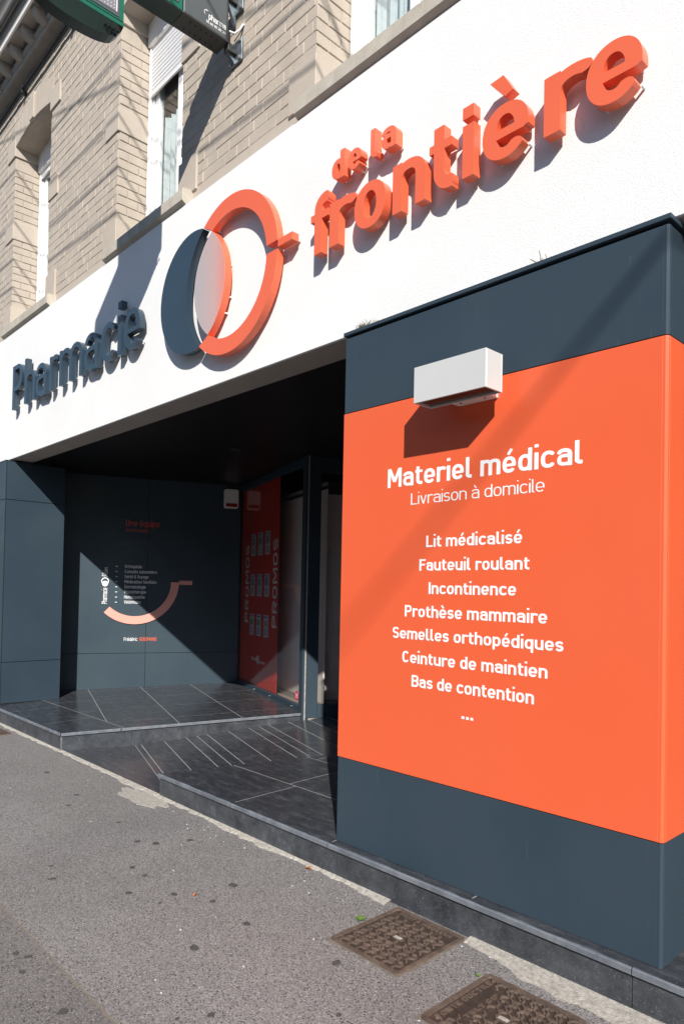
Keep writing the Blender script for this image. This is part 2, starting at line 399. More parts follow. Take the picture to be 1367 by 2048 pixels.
def slab(mb, loops, place, t0, t1, back=True):
    """extrude 2D loops; place(x,y,t)->world, t0 = front offset, t1 = back offset"""
    area = lambda l: .5*sum(l[i-1][0]*l[i][1]-l[i][0]*l[i-1][1] for i in range(len(l)))
    def inside(p, l):
        r = False
        for i in range(len(l)):
            (xa, ya), (xb, yb) = l[i-1], l[i]
            if (ya > p[1]) != (yb > p[1]) and p[0] < (xb-xa)*(p[1]-ya)/(yb-ya)+xa: r = not r
        return r
    depth = [sum(1 for m_ in loops if m_ is not l and inside(l[0], m_)) for l in loops]
    off = [sum(len(q) for q in loops[:i]) for i in range(len(loops))]
    tri = []
    for i, l in enumerate(loops):
        if depth[i] % 2: continue
        grp = [i]+[j for j, h_ in enumerate(loops) if depth[j] == depth[i]+1 and inside(h_[0], l)]
        idx = [off[g]+k for g in grp for k in range(len(loops[g]))]
        tri += [tuple(idx[q] for q in t) for t in tessellate_polygon([[V((p[0], p[1], 0)) for p in loops[g]] for g in grp])]
    flat = [p for l in loops for p in l]; n = len(flat)
    f = [tuple(t) for t in tri]
    if back: f += [tuple(n+i for i in t)[::-1] for t in tri]
    s = 0
    for l in loops:
        k = len(l)
        f += [(s+i, s+(i+1) % k, n+s+(i+1) % k, n+s+i) for i in range(k)]
        s += k
    mb.add([place(p[0], p[1], t0) for p in flat]+[place(p[0], p[1], t1) for p in flat], f)

def sd_poly(X, Y, pts, h, closed=False):
    """stroke of half width h along a polyline, square cut ends"""
    D = np.full(X.shape, 1e9); n = len(pts)-(0 if closed else 1)
    for i in range(n):
        ax, ay = pts[i]; bx, by = pts[(i+1) % len(pts)]
        dx, dy = bx-ax, by-ay; L = math.hypot(dx, dy)
        if L < 1e-9: continue
        t = ((X-ax)*dx+(Y-ay)*dy)/L
        per = np.abs((X-ax)*dy-(Y-ay)*dx)/L
        tc = np.clip(t, 0, L); cap = np.hypot(t-tc, per)-h
        if not closed and i == 0: cap = np.where(t < 0, np.maximum(per-h, -t), cap)
        if not closed and i == n-1: cap = np.where(t > L, np.maximum(per-h, t-L), cap)
        D = np.minimum(D, cap)
    return D
def sd_box(X, Y, x0, x1, y0, y1): return np.maximum(np.maximum(x0-X, X-x1), np.maximum(y0-Y, Y-y1))
def arc(cx, cy, rx, ry, a0, a1, e=2.0, n=None):
    n = n or max(6, int(abs(a1-a0)/9))
    o = []
    for i in range(n+1):
        a = R_(a0+(a1-a0)*i/n); c, s = math.cos(a), math.sin(a)
        o.append((cx+rx*math.copysign(abs(c)**(2/e), c), cy+ry*math.copysign(abs(s)**(2/e), s)))
    return o

class Style:
    def __init__(s, w, X=.74, W=.56, e=2.5, cw=.60, tail=True, gap=.10, cell=.012, mw=1.58):
        s.w, s.X, s.W, s.e, s.cw, s.tail, s.gap, s.cell = w, X, W, e, cw, tail, gap, cell; s.cache = {}; s.mw = mw
    def glyph(s, ch):
        if ch not in s.cache: s.cache[ch] = s.make(ch)
        return s.cache[ch]
    def make(s, ch):
        base = {'é': 'e', 'è': 'e', 'à': 'a'}.get(ch, ch)
        P = []; clip = None; wd = s.W           # P: (pts, half width, closed)
        w, h, X, W, e, C = s.w, s.w/2, s.X, s.W, s.e, s.cw
        def st(pts, hh=h, closed=False): P.append((pts, hh, closed))
        ring = lambda Wd=W, y=X: arc(Wd/2, y/2, Wd/2-h, y/2-h, 0, 350, e, 40)
        ra = W/2-h
        def arch(x0, x1, hh=h):   # n-type arch between stem centre lines
            rr = (x1-x0)/2
            ry = min(rr*1.05, X*.42)
            st([(x0, X-h-ry*1.25)]+arc((x0+x1)/2, X-h-ry, rr, ry, 180, 0, e)+[(x1, 0)], hh)
        c = base
        if c == 'o': st(ring(), h, True)
        elif c == 'c': st(arc(W*.52, X/2, W*.52-h, X/2-h, 42, 318, e, 34)); wd = W*.94
        elif c == 'e':
            st(arc(W/2, X/2, ra, X/2-h, -9, 316, e, 40)); st([(h, X/2-.02), (W-h*.6, X/2-.02)], h*.80)
        elif c == 'a':
            ry = X*.27
            st(arc(W*.48, X-h-ry, W*.52-h, ry, 158, 0, e)+[(W-h, 0)])
            yb = X*.58; cx = W*.46
            st([(W-h, yb)]+arc(cx, (yb+h)/2, cx-h, (yb-h)/2, 90, 270, e, 16)+[(W-h, h)], h*.92)
        elif c in 'nh':
            st([(h, 0), (h, X if c == 'n' else 1)]); arch(h, W-h)
        elif c == 'm':
            wd = W*s.mw; x1 = wd/2; st([(h, 0), (h, X)]); arch(h, x1); arch(x1, wd-h)
        elif c == 'u':
            st([(W-h, 0), (W-h, X)]); ry = ra*1.05
            st([(h, X)]+arc(W/2, h+ry, ra, ry, 180, 360, e)+[(W-h, h+ry*1.25)])
        elif c == 'r':
            wd = W*.72; st([(h, 0), (h, X)]); rr = ra*1.02
            st([(h, X-h-rr*1.2)]+arc(h+rr, X-h-rr, rr, rr, 180, 52, 2.1))
        elif c in 'bpdq':
            x = h if c in 'bp' else W-h
            st(ring(), h, True); st([(x, -.27 if c in 'pq' else 0), (x, 1 if c in 'bd' else X)])
        elif c == 'g':
            st(ring(), h, True); st([(W-h, X), (W-h, -.05)]+arc(W/2, -.05, ra, .19, 0, -120, e))
        elif c == 'i':
            wd = w; st([(h, 0), (h, X)]); st([(h, 1-w*.25), (h, 1+w*.65)], h)
        elif c == 'l':
            if s.tail: wd = w*1.75; st([(h, 1), (h, w)]+arc(w*1.25, w*1.25, w*.75, w*.75, 180, 270)+[(wd, h)])
            else: wd = w; st([(h, 0), (h, 1)])
        elif c == 't':
            r_ = w*.95; x = h+w*.35; wd = W*.66
            st([(x, .92)]+[(x, h+r_)]+arc(x+r_, h+r_, r_, r_, 180, 270)+[(wd, h)]); st([(0, X-h*.8), (wd, X-h*.8)], h*.8)
        elif c == 'f':
            r_ = w*.95; x = h+w*.5; wd = W*.66
            st([(x, 0), (x, 1-h-r_)]+arc(x+r_, 1-h-r_, r_, r_, 180, 90)+[(wd, 1-h)]); st([(0, X-h*.8), (wd, X-h*.8)], h*.8)
        elif c in 'sS':
            H = X if c == 's' else 1.0; wd = W*.88 if c == 's' else C*.95; q = (H-2*h)/4
            st(arc(wd/2, H-h-q, wd/2-h, q, 28, 270, 2.3, 26)[:-1]+arc(wd/2, h+q, wd/2-h, q, 90, -152, 2.3, 26))
        elif c in 'vVA':
            H = X if c == 'v' else 1.0; wd = W*.98 if c == 'v' else C*1.08; k = h*1.12; o_ = .1
            y0, y1 = (H, 0) if c != 'A' else (0, H)
            dx = (wd/2-k)/H*o_*1.0
            st([(k-dx, y0+(o_ if y0 else -o_)), (wd/2+dx, y1+(-o_ if y0 else o_))]); st([(wd-k+dx, y0+(o_ if y0 else -o_)), (wd/2-dx, y1+(-o_ if y0 else o_))])
            clip = (0, H)
            if c == 'A': st([(wd*.24, .27), (wd*.76, .27)], h*.85)
        elif c == 'y':
            wd = W*.98; k = h*1.1; st([(k, X), (wd/2, 0)]); st([(wd-k, X), (wd/2, 0), (wd*.36, -.27)])
        elif c in 'LEFITHKPRBDUCGOMN':
            wd = C
            if c == 'I': wd = w; st([(h, 0), (h, 1)])
            elif c in 'LEF':
                wd = C*.88; st([(h, 0), (h, 1)])
                if c in 'LE': st([(0, h), (wd, h)], h*.9)
                if c in 'EF': st([(0, 1-h), (wd, 1-h)], h*.9); st([(0, .52), (wd*.9, .52)], h*.9)
            elif c == 'T': st([(C/2, 0), (C/2, 1)]); st([(0, 1-h), (C, 1-h)], h)
            elif c == 'H': st([(h, 0), (h, 1)]); st([(C-h, 0), (C-h, 1)]); st([(h, .51), (C-h, .51)], h*.9)
            elif c == 'K': st([(h, 0), (h, 1)]); st([(h, .40), (C-h, 1.1)]); st([(C*.36, .55), (C-h*.6, -.1)]); clip = (0, 1)
            elif c in 'PRB':
                st([(h, 0), (h, 1)]); y0 = .46 if c != 'B' else .52
                st([(h, 1-h)]+arc(C*.55, (1-h+y0)/2, C*.45-h, (1-h-y0)/2, 90, -90, e)+[(h, y0)])
                if c == 'R': st([(C*.5, y0), (C-h, -.1)]); clip = (0, 1)
                if c == 'B': st([(h, y0)]+arc(C*.55, (y0+h)/2, C*.45-h+.01, (y0-h)/2, 90, -90, e)+[(h, h)])
            elif c == 'D': st([(h, h)]+[(h, 1-h)]+arc(C*.5, .5, C*.5-h, .5-h, 90, -90, e)+[(h, h)])
            elif c == 'U': rr = C/2-h; st([(h, 1)]+arc(C/2, h+rr, rr, rr, 180, 360, e)+[(C-h, 1)])
            elif c in 'CG':
                st(arc(C/2, .5, C/2-h, .5-h, 42, 318 if c == 'C' else 345, e, 34))
                if c == 'G': st([(C-h, .22), (C-h, .48), (C*.55, .48)])
            elif c == 'O': wd = C*1.06; st(arc(wd/2, .5, wd/2-h, .5-h, 0, 350, e, 40), h, True)
            elif c == 'M':
                wd = C*1.3; st([(h, 0), (h, 1)]); st([(wd-h, 0), (wd-h, 1)]); st([(h*.6, 1.12), (wd/2, .30)]); st([(wd-h*.6, 1.12), (wd/2, .30)]); clip = (0, 1)
            elif c == 'N': st([(h, 0), (h, 1)]); st([(C-h, 0), (C-h, 1)]); st([(h*.5, 1.08), (C-h*.5, -.08)]); clip = (0, 1)
        elif c == '&': st(arc(W/2, .76, W*.30, .19, -60, 250, 2)); st(arc(W*.45, .27, W*.42-h, .25-h*.3, 110, 340, 2)); st([(W*.25, .62), (W, 0)]); clip = (0, 1.1)
        elif c == '-': wd = .32; st([(0, .36), (wd, .36)], h*.9)
        elif c == '.': wd = w; st([(h, 0), (h, w)], h)
        elif c in '0269':
            wd = C*.9
            if c == '0': st(arc(wd/2, .5, wd/2-h, .5-h, 0, 350, e, 40), h, True)
            elif c == '2': st(arc(wd/2, 1-h-.25, wd/2-h, .25, 160, -35, 2)+[(h, h)]); st([(0, h), (wd, h)])
            else: st(arc(wd/2, .32, wd/2-h, .32-h, 0, 350, e, 30), h, True); st([(h, .32), (wd*.7, 1)])
        elif c == '1': wd = w*1.9; st([(wd-h, 0), (wd-h, 1)]); st([(0, .75), (wd-h, 1-h)])
        if ch in 'éèà':
            k = 1 if ch == 'é' else -1; x = wd/2
            st([(x-k*.05, X+.09), (x+k*.10, X+.33)], h*.8)
        if not P: return None
        def fn(Xg, Yg):
            D = np.full(Xg.shape, 1e9)
            for pts, hh, cl in P: D = np.minimum(D, sd_poly(Xg, Yg, pts, hh, cl))
            if clip: D = np.maximum(D, np.maximum(clip[0]-Yg, Yg-clip[1]))
            return D
        d = s.cell
        return field_loops(fn, (-.15, wd+.15, -.42, 1.32), d, d*.16), wd
    def text(s, mb, txt, place, xl, xr, base, cap, t0, t1, back=False, scale_x=None):
        """set txt between xl and xr (or with scale_x) on the baseline"""
        x = 0; run = []
        for ch in txt:
            if ch == ' ': x += .30; continue
            loops, wd = s.glyph(ch); run.append((loops, x)); x += wd+s.gap
        tot = x-s.gap
        kx = (xr-xl)/tot if xr is not None else cap*(scale_x or 1)
        for loops, ox in run:
            slab(mb, [[(xl+(ox+p[0])*kx, base+p[1]*cap) for p in l] for l in loops], place, t0, t1, back)
        return mb
DIN = Style(.158); LIGHT = Style(.088); SMALL = Style(.122, cell=.016); WIDE = Style(.17, cw=.82, gap=.16, cell=.02)
CAST = Style(.17, cw=.62, gap=.16, e=3.5, cell=.03)

# ================================================================== GROUND
GX0, GX1 = -60, 60
pave = MB().box(GX0, GX1, -1.4, 9.0, -.25, 0).build('pavement', MT['asphalt']); tag(pave, kind='structure')
road = MB().add([(-250, -250, -.13), (250, -250, -.13), (250, -1.55, -.13), (-250, -1.55, -.13)], [(0, 1, 2, 3)]).build('road', MT['road']); tag(road, kind='structure')
far = MB().add([(-250, 8.9, -.02), (250, 8.9, -.02), (250, 250, -.02), (-250, 250, -.02)], [(0, 1, 2, 3)]).build('ground', MT['road']); tag(far, kind='structure')
kerb = tag(MB().box(-60, 60, -1.55, -1.4, -.25, .006, .012).build('kerb', MT['kerb']), kind='structure')

YC = 2.545                                    # front of the stone steps
def blob(cx, cy, r, n=11, z=.003, sq=1.0, rot=0):
    p = []
    for k in range(n):
        a = 2*math.pi*k/n; q = r*(1+random.uniform(-.25, .25))
        x, y = q*math.cos(a)*sq, q*math.sin(a)
        p.append(V((cx+x*math.cos(rot)-y*math.sin(rot), cy+x*math.sin(rot)+y*math.cos(rot), 0)))
    return MB().prism(p, V((0, 0, -.004)), V((0, 0, z)))
for (x, y) in [(-3.8, 1.48), (-3.63, 1.42), (-3.36, 1.8), (-3.22, 1.64), (-3.5, 1.8), (-3.06, 1.8), (-3.02, 1.7), (-2.55, 1.6), (-2.87, 1.9), (-2.58, 1.89),
               (-2.17, 1.3), (-2.47, 1.02), (-2.93, 1.06), (-2.83, 1.0), (-2.99, 1.03), (-2.96, 2.08), (-2.11, 1.4), (-5.73, 2.18), (-4.77, 1.97), (-4.98, 2.11),
               (-3.84, 2.0), (-3.74, 2.07), (-3.66, 2.25), (-2.07, 1.97), (-1.81, 1.74), (-4.23, 2.07)]:
    blob(x, y, random.uniform(.009, .021), sq=random.uniform(.7, 1.3)).build('gum_spot', MT['gum'], pave)
# cement run along the foot of the steps, with wider patches
def fillet(x0, x1, wfn, name='mortar_fillet'):
    mb = MB(); n = int((x1-x0)/.016); pv = None
    for i in range(n+1):
        x = x0+(x1-x0)*i/n; wd = max(.008, wfn(x)+random.uniform(-.006, .006)+.010*math.sin(x*23+2*math.sin(x*9)))
        row = [V((x, YC+.012, .014)), V((x, YC-wd*.5, .006)), V((x, YC-wd, -.002))]
        if pv: mb.add(pv+row, [(0, 3, 4, 1), (1, 4, 5, 2)])
        pv = row
    return mb.build(name, MT['mortar'], pave)
fillet(-9.6, -6.40, lambda x: .030)
fillet(-6.40, -4.56, lambda x: .022+.03*max(0, 1-abs(x+5.0)/.4))
fillet(-4.56, -2.30, lambda x: .034+.012*math.sin(x*5))
fillet(-1.83, 2.0, lambda x: .055+.075*min(1, max(0, (x+1.80)/.35)))
p = [V((-4.62+.30*math.cos(a)*(1+random.uniform(-.25, .25)), 2.43+.095*math.sin(a)*(1+random.uniform(-.2, .25)), 0)) for a in [k*2*math.pi/26 for k in range(26)]]
MB().prism(p, V((0, 0, -.004)), V((0, 0, .004))).build('mortar_patch', MT['mortar'], pave)
# pale crumbs scattered on the asphalt
mb = MB()
for k in range(70):
    x, y = random.uniform(-5.5, -1.2), random.uniform(.95, 2.5)
    if k > 25: y = 2.5-abs(random.gauss(0, .10))
    s_ = random.uniform(.0012, .0034); mb.obox(V((x, y, s_*.5)), V((1, .3, 0)).normalized(), V((-.3, 1, 0)).normalized(), ZV, s_, s_*.7, s_*.6)
tag(mb.build('pale_grit', MT['litter'], pave), kind='stuff')

# ================================================================== ACROSS THE STREET (unseen houses added to keep horizon light off the recess)
MT['house_red'] = mat('house_red', (.20, .085, .06), .9, var=.15, vscale=4, bump=.4)
MT['house_cream'] = mat('house_cream', (.34, .30, .25), .9, var=.1, vscale=3)
MT['house_grey'] = mat('house_grey', (.22, .21, .20), .9, var=.1, vscale=3)
MT['slate'] = mat('slate', (.05, .055, .065), .7, var=.2, vscale=8)
opp = tag(MB().box(-60, 60, -11.6, -9.2, -.25, .0, .01).build('pavement', MT['asphalt']), kind='structure')
for i in range(9):
    hx0 = -30+6.2*i; hx1 = hx0+6.19; hh = (7.2, 7.8, 7.0)[i % 3]; hy = -11.6
    word = ('red brick', 'cream rendered', 'grey rendered')[i % 3]
    hs = thing('added_terraced_house', ((hx0+hx1)/2, hy-3, 0), word+' terraced house, %s of an unseen row added across the street to block sky light' % ('first second third fourth fifth sixth seventh eighth ninth'.split()[i]), 'house', 'unseen terraced houses added to block sky light')
    MB().box(hx0, hx1, hy-7, hy, 0, hh).build('wall', MT[('house_red', 'house_cream', 'house_grey')[i % 3]], hs)
    MB().prism([V((0, hy+.25, hh+.002)), V((0, hy-7.2, hh+.002)), V((0, hy-3.5, hh+1.3))], V((hx0, 0, 0)), V((hx1, 0, 0))).build('roof', MT['slate'], hs)
    for fz_ in (0, 1):
        for c_ in (1.1, 3.1, 5.0):
            if fz_ == 0 and c_ == 5.0:
                MB().box(hx0+c_-.5, hx0+c_+.5, hy, hy+.03, .1, 2.3, .005).build('door', MT['sign_dark'], hs); continue
            zz = 1.0+3.0*fz_; wn = MB().box(hx0+c_-.55, hx0+c_+.55, hy, hy+.05, zz, zz+1.6, .005).build('window', MT['pvc'], hs)
            for sx in (-1, 1): MB().box(hx0+c_+sx*.26-.21, hx0+c_+sx*.26+.21, hy+.051, hy+.055, zz+.1, zz+1.5).build('pane', MT['lamp_glass'], wn)

# ================================================================== STEPS AND RAMP
def floor_z(y): return .165+.025*(y-2.53)
def clip_poly(poly, a, b):
    """keep the part of poly left of a->b (2D)"""
    out = []; d = (b[0]-a[0], b[1]-a[1])
    side = lambda p: d[0]*(p[1]-a[1])-d[1]*(p[0]-a[0])
    for i in range(len(poly)):
        p, q = poly[i], poly[(i+1) % len(poly)]; sp, sq_ = side(p), side(q)
        if sp >= 0: out.append(p)
        if sp*sq_ < 0: t = sp/(sp-sq_); out.append((p[0]+(q[0]-p[0])*t, p[1]+(q[1]-p[1])*t))
    return out
def clip_convex(poly, region):
    for i in range(len(region)):
        poly = clip_poly(poly, region[i], region[(i+1) % len(region)])
        if len(poly) < 3: return []
    return poly
def inset(poly, g):
    n = len(poly); cx = sum(p[0] for p in poly)/n; cy = sum(p[1] for p in poly)/n
    res = poly
    for i in range(n):
        a, b = poly[i], poly[(i+1) % n]; L = math.hypot(b[0]-a[0], b[1]-a[1])
        if L < 1e-5: continue
        nx, ny = -(b[1]-a[1])/L*g, (b[0]-a[0])/L*g
        res = clip_poly(res, (a[0]+nx, a[1]+ny), (b[0]+nx, b[1]+ny))
        if len(res) < 3: return []
    return res
def ccw(poly): 
    a = sum(poly[i][0]*poly[(i+1) % len(poly)][1]-poly[(i+1) % len(poly)][0]*poly[i][1] for i in range(len(poly)))
    return poly if a > 0 else poly[::-1]
def tile(poly, zf, parent, name='tile', gap=.0030, th=.03, M=None):
    q = inset(ccw(poly), gap)
    q = [p for i, p in enumerate(q) if math.hypot(p[0]-q[i-1][0], p[1]-q[i-1][1]) > 1e-4] if q else q
    if len(q) < 3: return
    c = inset(q, .0008) or q
    dz = random.uniform(-.0001, .0003)
    mb = MB()
    if len(c) == len(q):
        n = len(q)
        mb.add([(x, y, zf(x, y)-th) for x, y in q]+[(x, y, zf(x, y)-.0005+dz) for x, y in q]+[(x, y, zf(x, y)+dz) for x, y in c],
               [tuple(range(n))[::-1]]+[(i, (i+1) % n, n+(i+1) % n, n+i) for i in range(n)]+[(n+i, n+(i+1) % n, 2*n+(i+1) % n, 2*n+i) for i in range(n)]+[tuple(range(2*n, 3*n))])
    else:
        n = len(q)
        mb.add([(x, y, zf(x, y)-th) for x, y in q]+[(x, y, zf(x, y)+dz) for x, y in q], [tuple(range(n))[::-1], tuple(range(n, 2*n))]+[(i, (i+1) % n, n+(i+1) % n, n+i) for i in range(n)])
    return mb.build(name, M or MT['tile'], parent)
fz = lambda x, y: floor_z(y)
def bed(poly, zf, parent, low=-.02, drop=.0006):
    poly = ccw(poly); n = len(poly)
    MB().add([(x, y, low) for x, y in poly]+[(x, y, zf(x, y)-drop) for x, y in poly], [tuple(range(n))[::-1], tuple(range(n, 2*n))]+[(i, (i+1) % n, n+(i+1) % n, n+i) for i in range(n)]).build('grout_bed', MT['grout'], parent)
A18 = R_(18.5); L1 = V((math.sin(A18), math.cos(A18))); L1n = V((math.cos(A18), -math.sin(A18)))
C1 = V((-6.375, YC)); CP = C1+L1*2.41                   # corner of the left landing, foot of the glass corner post
C2 = V((-4.575, YC)); C2e = C2+L1*3.2
def edge_slab(a, b, z0f, z1f, parent, name, M, th=.02, outw=None, gap=.0015):
    """vertical slab along a->b facing outw (2D)"""
    a, b = V(a), V(b); d = (b-a).normalized(); a = a+d*gap; b = b-d*gap; o = V(outw)
    pts = [(a, z0f(a)), (b, z0f(b)), (b, z1f(b)), (a, z1f(a))]
    mb = MB(); v = [V((p.x, p.y, z)) for p, z in pts]; k = V((-o.x*th, -o.y*th, 0))
    mb.prism(v, V((0, 0, 0)), k); return mb.build(name, M, parent)

plat1 = thing('entrance_landing', (-7.6, 3.2, 0), 'raised dark stone landing in front of the grey wall, left of the ramp', 'landing')
plat2 = thing('entrance_landing', (-2.5, 3.2, 0), 'raised dark stone landing under the orange advertising panel, right of the ramp', 'landing')
ramp = thing('entrance_ramp', (-5.4, 3.6, 0), 'sloping dark tiled ramp between the two landings leading to the glass door', 'ramp')
# left landing
reg1 = [(-9.7, YC+.022), (C1.x-.018, YC+.022), (CP.x-.02, CP.y), (-7.7, 5.72), (-9.7, 5.72)]
bed([(p[0], p[1]+(.012 if i < 2 else 0)) for i, p in enumerate(reg1)], fz, plat1)
ROW = 3.075
xe = lambda y: C1.x-.022+(y-YC)*math.tan(A18)
for a, b in ((-9.7, -8.95), (-8.95, -7.75), (-7.75, -6.9)):
    tile([(a, YC-.008), (b, YC-.008), (b, ROW), (a, ROW)], fz, plat1)
tile([(-6.9, YC-.008), (C1.x+.006, YC-.008), (xe(ROW)+.03, ROW), (-6.9, ROW)], fz, plat1)
reg_b = ccw([(-9.0, ROW), (xe(ROW)+.026, ROW), (CP.x-.002, CP.y), (-7.85, 5.70), (-9.0, 4.6)])
n_, m_ = V((.324, .946)), V((.946, -.324))
for iv in range(-1, 6):
    for iu in range(-6, 9):
        u0_, v0_ = -8.575+.69*iu, .775+.64*iv
        q = [n_*v + m_*u for u, v in ((u0_, v0_), (u0_+.69, v0_), (u0_+.69, v0_+.64), (u0_, v0_+.64))]
        q = clip_convex(ccw([tuple(p) for p in q]), reg_b)
        if q: tile(q, fz, plat1)
zt = lambda p: floor_z(p.y)-.0245
zg = lambda p: -.02
for a, b in ((-9.7, -8.6), (-8.6, -7.5), (-7.5, C1.x-.004)): edge_slab((a, YC+.004), (b, YC+.004), zg, zt, plat1, 'riser_slab', MT['riser'], .02, (0, -1))
for a, b in ((.012, .62), (.62, 1.36), (1.36, 2.36)):
    edge_slab(C1+L1*a-L1n*.004, C1+L1*b-L1n*.004, zg, zt, plat1, 'riser_slab', MT['riser'], .02, L1n)
MB().box(C1.x-.014, C1.x-.002, YC-.001, YC+.012, -.02, .139).build('corner_trim', MT['tile_edge'], plat1)
# worn pale nosings on the coping edges
def nosing(a, b, outw, parent, z0=.024):
    a, b, o = V(a), V(b), V(outw); n = max(2, int((b-a).length/.05)); mb = MB(); pv = None
    for i in range(n+1):
        p = a+(b-a)*i/n; z = floor_z(p.y); q = p+o*.0035; bk = p-o*(.009+random.uniform(-.005, .006))
        row = [V((q.x, q.y, z-z0)), V((q.x, q.y, z-.004)), V((p.x-o.x*.001, p.y-o.y*.001, z+.0012)), V((bk.x, bk.y, z+.0009))]
        if pv: mb.add(pv+row, [(j, j+1, 5+j, 4+j) for j in range(3)])
        pv = row
    return mb.build('nosing', MT['tile_edge'], parent)
nosing((-9.7, YC-.008), (C1.x+.006, YC-.008), (0, -1), plat1)
nosing((C1.x+.008, YC-.004), (C1.x+.008+L1.x*.52, YC-.004+L1.y*.52), L1n, plat1)
nosing((C1.x+.008+L1.x*.53, YC-.004+L1.y*.53), (C1.x+.008+L1.x*2.36, YC-.004+L1.y*2.36), L1n, plat1)
# right landing
bed([(C2.x+.016, YC+.03), (1.6, YC+.03), (1.6, 5.6), (C2e.x, 5.6)], fz, plat2)
ROW2 = 3.07
lx = lambda y: C2.x+(y-YC)*math.tan(A18)
xs = [lx(YC), -3.66, -2.752, -1.84, -.93, -.02, .9, 1.6]
for i in range(7):
    tile([(xs[i], YC-.008), (xs[i+1], YC-.008), (xs[i+1], ROW2), (xs[i] if i else lx(ROW2), ROW2)], fz, plat2)
reg_c = ccw([(lx(ROW2), ROW2), (1.6, ROW2), (1.6, 5.6), (lx(5.6), 5.6)])
for iv in range(5):
    for iu in range(7):
        x0 = -5.0+.91*iu+(.36 if iv % 2 == 0 else 0); y0 = ROW2+.56*iv
        q = clip_convex([(x0, y0), (x0+.91, y0), (x0+.91, y0+.56), (x0, y0+.56)], reg_c)
        if q: tile(q, fz, plat2)
for a, b in ((C2.x+.003, -3.59), (-3.59, -2.69), (-2.69, -1.115), (-1.115, -.2), (-.2, .7), (.7, 1.6)): edge_slab((a, YC+.004), (b, YC+.004), zg, zt, plat2, 'riser_slab', MT['riser'], .02, (0, -1))
edge_slab(C2+L1*.012, C2e, zg, zt, plat2, 'riser_slab', MT['riser'], .02, -L1n)
for a, b in ((C2.x-.004, -3.662), (-3.660, -2.754), (-2.750, -1.113), (-1.110, .2), (.203, 1.6)): nosing((a, YC-.008), (b, YC-.008), (0, -1), plat2)
# ramp between the landings: a flat entry tile, then strips
def s_of(x, y): return (V((x, y))-V((-6.17, 3.17))).dot(L1)
rz = lambda x, y: max(.0055, .0055+.086*s_of(x, y))
rl = lambda s: V((-6.17, 3.17))+L1*s+L1n*.0
WR = 1.80
bed_pts = []
def strip(s0, s1):
    a, b = rl(s0), rl(s1)
    return [tuple(a), tuple(a+L1n*WR), tuple(b+L1n*WR), tuple(b)]
reg_r = ccw([(C1.x+.004, YC), (C2.x-.004, YC), tuple(C2e-L1n*.003), tuple(C1+L1*3.3+L1n*.003)])
cuts = [-2.0, 0.0, .055, .27, .482, .588, .69, .905, 1.118, 1.224, 1.33, 1.545, 1.757, 1.97, 2.2]
bp_ = clip_convex(ccw(strip(0, 2.6)), reg_r); bed(bp_, rz, ramp, -.03, .0006)
for i in range(len(cuts)-1):
    q = clip_convex(ccw(strip(cuts[i], cuts[i+1])), reg_r)
    if q: tile(q, rz, ramp, th=.02)

# ================================================================== BUILDING
bld = thing('pharmacy_building', (-4.5, 3.0, 0), 'beige painted brick building with a white rendered shopfront band and recessed entrance', 'building')
YB, YF = 2.72, 2.66                     # brick face, rendered band face
ZB0, ZB1 = 2.938, 4.400                 # band
TOPZ = 7.36
OPEN = [(-8.63, -7.53), (-5.895, -4.79), (-3.195, -2.09), (-.49, .61)]
ZS, ZH, ZA = 4.50, 6.69, 6.76           # sill top, springing, crown
# masonry core
mb = MB()
xs_ = [-12.0]+[v for o in OPEN for v in o]+[2.6]
for i in range(0, len(xs_), 2): mb.box(xs_[i]+(.008 if i else 0), xs_[i+1]-.008, YB+.0030, 3.12, 4.32, 6.69)
mb.box(-12, 2.6, YB+.0030, 3.12, ZA+.02, TOPZ+.4)
for a, b in OPEN:
    mb.box(a+.002, b-.002, YB+.03, 3.12, 4.32, ZS-.06)
    pts = [V((a-.008, 0, ZH))]+[V((a+(b-a)*k/10, 0, ZH+(ZA-ZH)*math.sin(math.pi*k/10))) for k in range(11)]+[V((b+.008, 0, ZH)), V((b+.008, 0, ZA+.02)), V((a-.008, 0, ZA+.02))]
    mb.prism(pts, V((0, YB+.012, 0)), V((0, 3.12, 0)))
core = mb.build('upper_wall', MT['brick_paint'], bld)
# bricks
def brick_mesh(i):
    """1 m long unit brick, front face at y=0 looking to -y, chamfered arrises, a little uneven"""
    hz = .0375; c = .0030; mb = MB(); j = lambda a: random.uniform(-a, a)
    fr = [V((sx*(.5-.016), j(.0008), sz*(hz-c)+j(.0010))) for sx, sz in ((-1, -1), (1, -1), (1, 1), (-1, 1))]
    md = [V((sx*.5, .0026, sz*hz)) for sx, sz in ((-1, -1), (1, -1), (1, 1), (-1, 1))]
    bk = [V((p.x, .02, p.z)) for p in md]
    mb.add(fr+md+bk, [(0, 1, 2, 3)]+[(4+k, 4+(k+1) % 4, (k+1) % 4, k) for k in range(4)]+[(8+k, 8+(k+1) % 4, 4+(k+1) % 4, 4+k) for k in range(4)])
    me = mb.mesh('brick'); me.materials.append(MT['brick_paint']); return me
BM = [brick_mesh(i) for i in range(5)]
BLK = [(4.515, 4.80), (5.60, 5.815), (6.585, 6.80)]    # painted corner blocks of the openings
